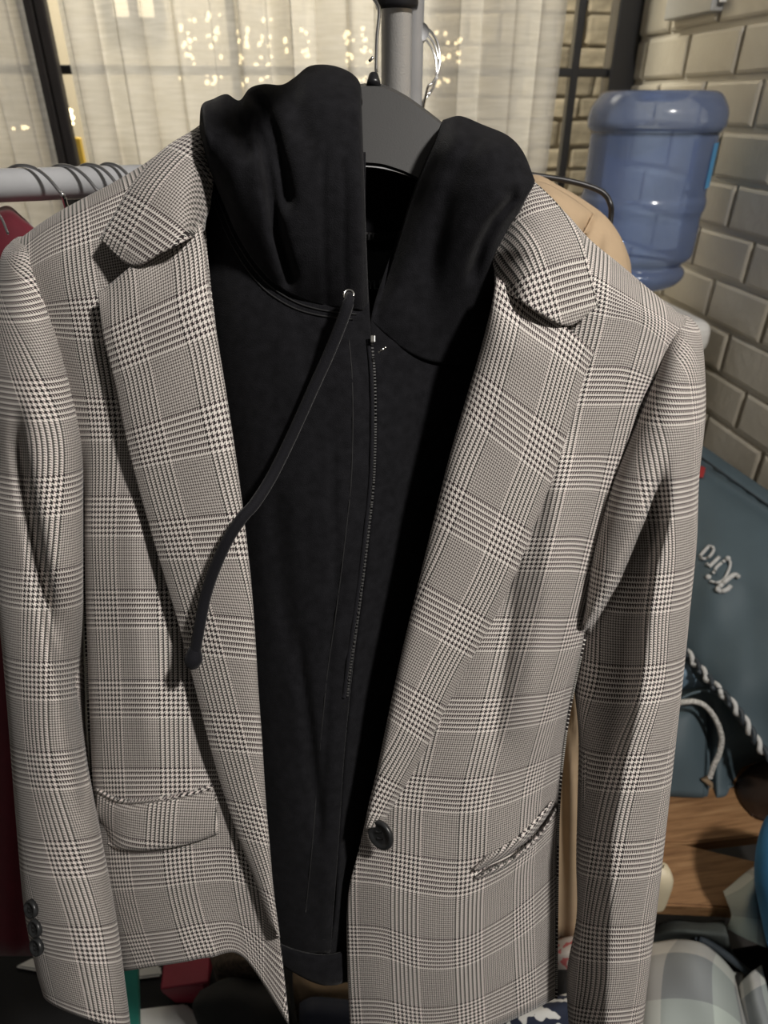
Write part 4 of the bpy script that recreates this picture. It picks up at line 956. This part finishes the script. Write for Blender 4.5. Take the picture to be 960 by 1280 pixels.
for s in (0, 1):
    pts = []
    for i, p in enumerate(base_):
        a = i * 0.62 + s * math.pi; pts.append(p + AX * (0.005 * math.cos(a)) + (AU * .7 + RT * .7) * (0.005 * math.sin(a)))
    tube('twisted_cord', pts, 0.0042, M_embroid if s == 0 else M_bagdark, bag, 8)
rp = [(838, 879, 1.225), (852, 878, 1.215), (868, 877, 1.21), (882, 883, 1.21), (895, 900, 1.21), (902, 922, 1.215), (899, 942, 1.22), (892, 957, 1.225), (887, 972, 1.23)]
tube('rope', [P(*q) for q in rp], 0.0048, M_rope, bag, 10, n=6)
tube('rope_end', [P(886, 971, 1.23), P(880, 973, 1.228), P(888, 980, 1.23), P(889, 984, 1.232)], [0.003, 0.006, 0.005, 0.003], M_tan, bag, 8)
tube('thin_cord', [P(842, 880, 1.24), P(862, 868, 1.235), P(885, 864, 1.235), P(905, 872, 1.23), P(912, 880, 1.225)], 0.0025, M_bag, bag, 8, n=5)

lh = thing('leather_cushion', 'dark brown leather lump at the end of the bench planks', 'cushion', P(960, 1020, 1.10))
surf('cover', [[(922, 972, bzq(972)), (945, 954, 1.262), (985, 946, 1.23), (1050, 965, 1.20)], [(919, 986, bzq(986)), (940, 972, 1.225), (985, 968, 1.185), (1050, 985, 1.165)], [(926, 1004, bzq(1004)), (945, 1000, 1.19), (985, 1000, 1.158), (1050, 1006, 1.145)], [(940, 1020, bzq(1020)), (955, 1026, bzq(1026)), (990, 1030, bzq(1030)), (1050, 1034, bzq(1034))]], M_leather, lh, 6, 6, 0.008, base=False)
V = []; NB = 28
for (a, b, v, zc, rz) in spline([(984, 990, 1004, 1.0, .006), (957, 1040, 1022, 1.0, .035), (945, 1060, 1060, .99, .055), (943, 1070, 1100, .985, .06), (950, 1075, 1140, .985, .058), (962, 1070, 1190, .99, .05), (984, 1062, 1240, 1.0, .038), (1005, 1050, 1276, 1.006, .02), (1022, 1030, 1284, 1.010, .004)], 5):
    for k in range(NB):
        ph = 2 * math.pi * k / NB; u = (a + b) / 2 + (b - a) / 2 * math.cos(ph)
        V.append(P(u, v, zc - rz * math.sin(ph) + 0.006 * noise.noise(Vector((u / 20, v / 45, 2.0 + math.sin(ph))))))
V = [Vector((p.x, p.y, max(p.z, 0.330))) for p in V]
F = [tuple(reversed(f)) for f in grid_mesh([[0] * NB] * (len(V) // NB), True)] + [tuple(range(NB)), tuple(range(len(V) - NB, len(V)))[::-1]]
o = mobj('blue_cloth', V, F, M_blue)
tag(o, 'blue cloth bundle standing beside the wooden bench and the pastel flannel shirt', 'cloth')
# pastel flannel shirt heaped over a dark box
bx0 = onZ(880, 1230, 0.36)
st = thing('storage_box', 'dark storage box under the pastel flannel shirt', 'box', (bx0.x + 0.02, bx0.y, 0))
box('body', (bx0.x - 0.142, bx0.y - 0.15, 0.0), (bx0.x + 0.26, bx0.y + 0.05, 0.30), M_trunk, st, 0.008)
box('lid', (bx0.x - 0.147, bx0.y - 0.155, 0.302), (bx0.x + 0.265, bx0.y + 0.055, 0.33), M_trunk, st, 0.008)
fs = thing('flannel_shirt', 'pastel grey, mint and cream plaid flannel shirt heaped on the dark box', 'shirt', P(880, 1280, 1.08))
net = [[(795, 1185, 1.08), (818, 1178, 1.05), (850, 1174, 1.03), (880, 1180, 1.03), (905, 1200, 1.05), (925, 1225, 1.08)],
       [(790, 1210, 1.04), (815, 1200, 1.00), (850, 1196, .975), (884, 1204, .975), (912, 1228, 1.0), (932, 1255, 1.04)],
       [(785, 1245, 1.01), (812, 1238, .965), (850, 1235, .94), (888, 1242, .94), (918, 1262, .96), (940, 1290, 1.0)],
       [(780, 1290, .99), (808, 1288, .945), (850, 1286, .92), (892, 1292, .915), (925, 1308, .94), (950, 1330, .98)],
       [(775, 1340, .98), (805, 1340, .94), (850, 1340, .91), (895, 1345, .91), (930, 1355, .93), (960, 1370, .97)]]
def flan(name, net, par, sc, off, rest=0.330, skirt=True):
    o, G = surf(name, net, M_flannel, par, 7, 7, 0.004, base=False, wr=0.018, rest=rest, skirt=skirt)
    for l in o.data.uv_layers[0].data: l.uv = (l.uv[0] * sc[0] + off[0], l.uv[1] * sc[1] + off[1])
    return o
flan('body', net, fs, (0.13, 0.17), (0.05, 0.15))
bzd = lambda v: (CAM.z - BZ) / (math.sin(PITCH) + math.cos(PITCH) * (v - 640) / FPX)     # lens depth of the bench top at a row
flan('sleeve', [[(903, 1112, bzd(1112) - .006), (920, 1100, bzd(1100) - .006), (938, 1086, bzd(1086) - .006), (955, 1076, bzd(1076) - .006)], [(908, 1126, 1.035), (928, 1118, 1.015), (942, 1108, 1.02), (956, 1100, 1.06)], [(914, 1144, 1.02), (932, 1146, 1.0), (946, 1148, 1.01), (958, 1150, 1.05)], [(908, 1160, 1.055), (925, 1170, 1.04), (942, 1178, 1.045), (958, 1185, 1.06)]], fs, (0.16, 0.16), (0.55, 0.1), None, False)
flan('tail', [[(926, 1228, 1.03), (938, 1216, 1.02), (952, 1206, 1.04)], [(930, 1255, 1.0), (945, 1244, .98), (960, 1238, 1.0)], [(937, 1290, .985), (955, 1280, .96), (972, 1276, .975)], [(948, 1340, .97), (966, 1332, .94), (985, 1330, .95)]], fs, (0.2, 0.16), (0.28, 0.2))
sg = thing('grey_garment', 'crumpled dark grey green garment between the bench and the flannel shirt', 'garment', P(870, 1190, 1.1))
surf('body', [[(810, 1160, 1.13), (840, 1150, 1.10), (875, 1152, 1.08), (905, 1150, 1.07)], [(808, 1172, 1.10), (840, 1164, 1.06), (875, 1166, 1.04), (910, 1170, 1.03)], [(812, 1182, 1.10), (845, 1176, 1.085), (880, 1178, 1.075), (915, 1190, 1.07)], [(830, 1188, 1.10), (865, 1188, 1.09), (900, 1198, 1.08), (936, 1216, 1.07)]], basic('grey_green_cloth', (0.055, 0.065, 0.062), 0.85, var=0.3, nscale=30), sg, 6, 6, 0.006, base=False, wr=0.006)
tube('cuff_band', [P(872, 1172, 1.055), P(893, 1184, 1.055), P(917, 1201, 1.055), P(938, 1218, 1.06)], 0.006, M_bagdark, sg, 8, n=5)

# ------------------------------------------------------------------ low down: things on the black trunk and floor
TZ = 0.30
ta0 = onZ(-60, 1330, TZ); tb0 = onZ(520, 1180, TZ)
tr = thing('trunk', 'low black trunk on the floor under the clothes rack', 'trunk', ((ta0.x + tb0.x) / 2, 0.55, 0))
box('body', (-0.62, 0.20, 0.0), (0.372, 0.72, TZ - 0.045), M_trunk, tr, 0.008)
box('lid', (-0.625, 0.195, TZ - 0.043), (0.377, 0.725, TZ), M_trunk, tr, 0.008)
def quad_slab(name, label, cat, pts, zt, th, mat, group=None):
    o = slab(name, pts, zt, th, mat, None); tag(o, label, cat, group); return o
quad_slab('paper_sheet', 'white card corner poking out beside the cuff buttons', 'card', [(18, 1208), (42, 1196), (70, 1200), (60, 1216)], TZ + 0.006, 0.005, M_paper)
quad_slab('paper_sheet', 'white card lying on the black trunk below the red box', 'card', [(165, 1262), (232, 1254), (245, 1266), (300, 1268), (345, 1300), (165, 1320)], TZ + 0.006, 0.005, M_paper)
quad_slab('paper_sheet', 'pale grey card behind the red box', 'card', [(160, 1213), (196, 1206), (200, 1206), (202, 1219), (162, 1224)], TZ + 0.006, 0.005, M_paper)
# teal upright board
tl = thing('teal_board', 'narrow teal painted board leaning beside the blazer cuff', 'board', onZ(170, 1320, TZ + 0.001))
a_, b_ = P(164, 1190, .95), onZ(168, 1326, TZ + 0.008); dd = (b_ - a_).normalized(); sd_ = dd.cross(AX).normalized()
obox('board', (a_ + b_) / 2, sd_ * 0.0095, dd * ((b_ - a_).length / 2), dd.cross(sd_) * 0.005, M_teal, tl, 0.002)
obox('foot', b_, sd_ * 0.013, dd * 0.006, dd.cross(sd_) * 0.009, M_teal, tl, 0.002)
# red faceted gift box
p = onZ(240, 1232, TZ + 0.001)
rb = thing('red_box', 'crimson faceted gift box under the blazer hem', 'box', p)
bm = bmesh.new(); hexp = [(-0.020, 0), (0.018, 0), (0.034, 0.030), (0.032, 0.055), (-0.034, 0.055), (-0.036, 0.035)]
f = [bm.verts.new(p + RT * x - FW * 0.025 + UP * z_) for x, z_ in hexp]; bk_ = [bm.verts.new(p + RT * x + FW * 0.03 + UP * z_) for x, z_ in hexp]
bm.faces.new(f); bm.faces.new(bk_[::-1])
for i in range(6): bm.faces.new((f[i], bk_[i], bk_[(i + 1) % 6], f[(i + 1) % 6]))
bmesh.ops.recalc_face_normals(bm, faces=list(bm.faces)); bmesh.ops.bevel(bm, geom=list(bm.edges), offset=0.002, segments=1, affect='EDGES')
bmobj('body', bm, M_redbox, rb)
box('lid', (p.x - 0.035, p.y - 0.028, p.z + 0.0555), (p.x + 0.035, p.y + 0.032, p.z + 0.062), M_redbox, rb, 0.002)
def lump(name, label, cat, net, mat, wr=0.01, group=None, thick=0.008, near=0.0):
    net = [[(u, v, z_ - near) for u, v, z_ in r] for r in net]
    o, _ = surf(name, net, mat, None, 6, 6, thick, base=False, wr=wr, rest=TZ, skirt=True); tag(o, label, cat, group); return o
lump('fur_collar', 'brown fur piece tucked behind the blazer hem', 'fur', [[(262, 1196, 1.02), (290, 1185, .99), (320, 1188, .99), (345, 1205, 1.02)], [(268, 1210, .99), (292, 1203, .95), (320, 1205, .95), (345, 1220, .98)], [(280, 1222, 1.0), (300, 1224, .97), (322, 1228, .97), (342, 1236, 1.0)]], M_fur, 0.02)
lump('black_bundle', 'black cloth bundle lying on the trunk behind the blazer front edge', 'cloth', [[(250, 1238, 1.02), (285, 1222, .99), (320, 1226, .98), (360, 1230, 1.0)], [(240, 1258, .99), (280, 1250, .95), (320, 1250, .94), (362, 1256, .96)], [(250, 1282, .99), (285, 1285, .95), (325, 1290, .93), (364, 1296, .95)], [(280, 1330, 1.0), (310, 1330, .96), (340, 1335, .95), (370, 1340, .97)]], M_blackcloth, 0.015, near=0.03)
lump('tan_knit', 'tan knitted cloth below the hem of the hoodie', 'cloth', [[(366, 1205, 1.0), (380, 1200, .98), (400, 1205, .97), (450, 1205, .99)], [(366, 1228, .97), (380, 1228, .945), (402, 1235, .94), (455, 1232, .96)], [(368, 1252, .97), (382, 1248, .945), (405, 1246, .94), (460, 1255, .96)]], M_tan, 0.01)
lump('navy_garment', 'navy garment lying below the tan knit', 'garment', [[(374, 1254, .97), (384, 1248, .95), (400, 1246, .945), (460, 1252, .96)], [(374, 1275, .94), (384, 1270, .91), (402, 1270, .91), (465, 1275, .93)], [(376, 1330, .94), (386, 1325, .91), (405, 1325, .91), (470, 1330, .93)]], M_navy, 0.01, near=0.03)
lump('leaf_print_cloth', 'navy cloth with white leaf print below the blazer hem', 'cloth', [[(600, 1268, .96), (640, 1258, .93), (680, 1250, .92), (720, 1240, .93), (745, 1255, .96)], [(600, 1285, .93), (640, 1275, .90), (680, 1268, .89), (720, 1262, .90), (745, 1275, .94)], [(600, 1330, .92), (640, 1325, .89), (680, 1320, .88), (720, 1320, .89), (745, 1325, .93)]], M_navyprint, 0.008, near=0.06)
lump('floral_cloth', 'pink and cream floral cloth below the beige coat', 'cloth', [[(680, 1180, 1.03), (705, 1172, 1.0), (725, 1170, 1.0), (745, 1178, 1.03)], [(680, 1198, 1.0), (705, 1192, .97), (725, 1190, .97), (748, 1196, 1.0)], [(685, 1216, 1.01), (708, 1214, .98), (728, 1212, .98), (750, 1216, 1.01)]], M_floral, 0.008, near=0.04)
lump('dark_garment', 'black garment between the floral cloth and the leaf print cloth', 'garment', [[(690, 1212, 1.03), (712, 1212, 1.0), (745, 1212, 1.02)], [(690, 1235, 1.0), (712, 1232, .97), (745, 1234, .99)], [(690, 1262, .99), (712, 1258, .965), (748, 1260, .98)]], M_blackcloth, 0.008, near=0.07)
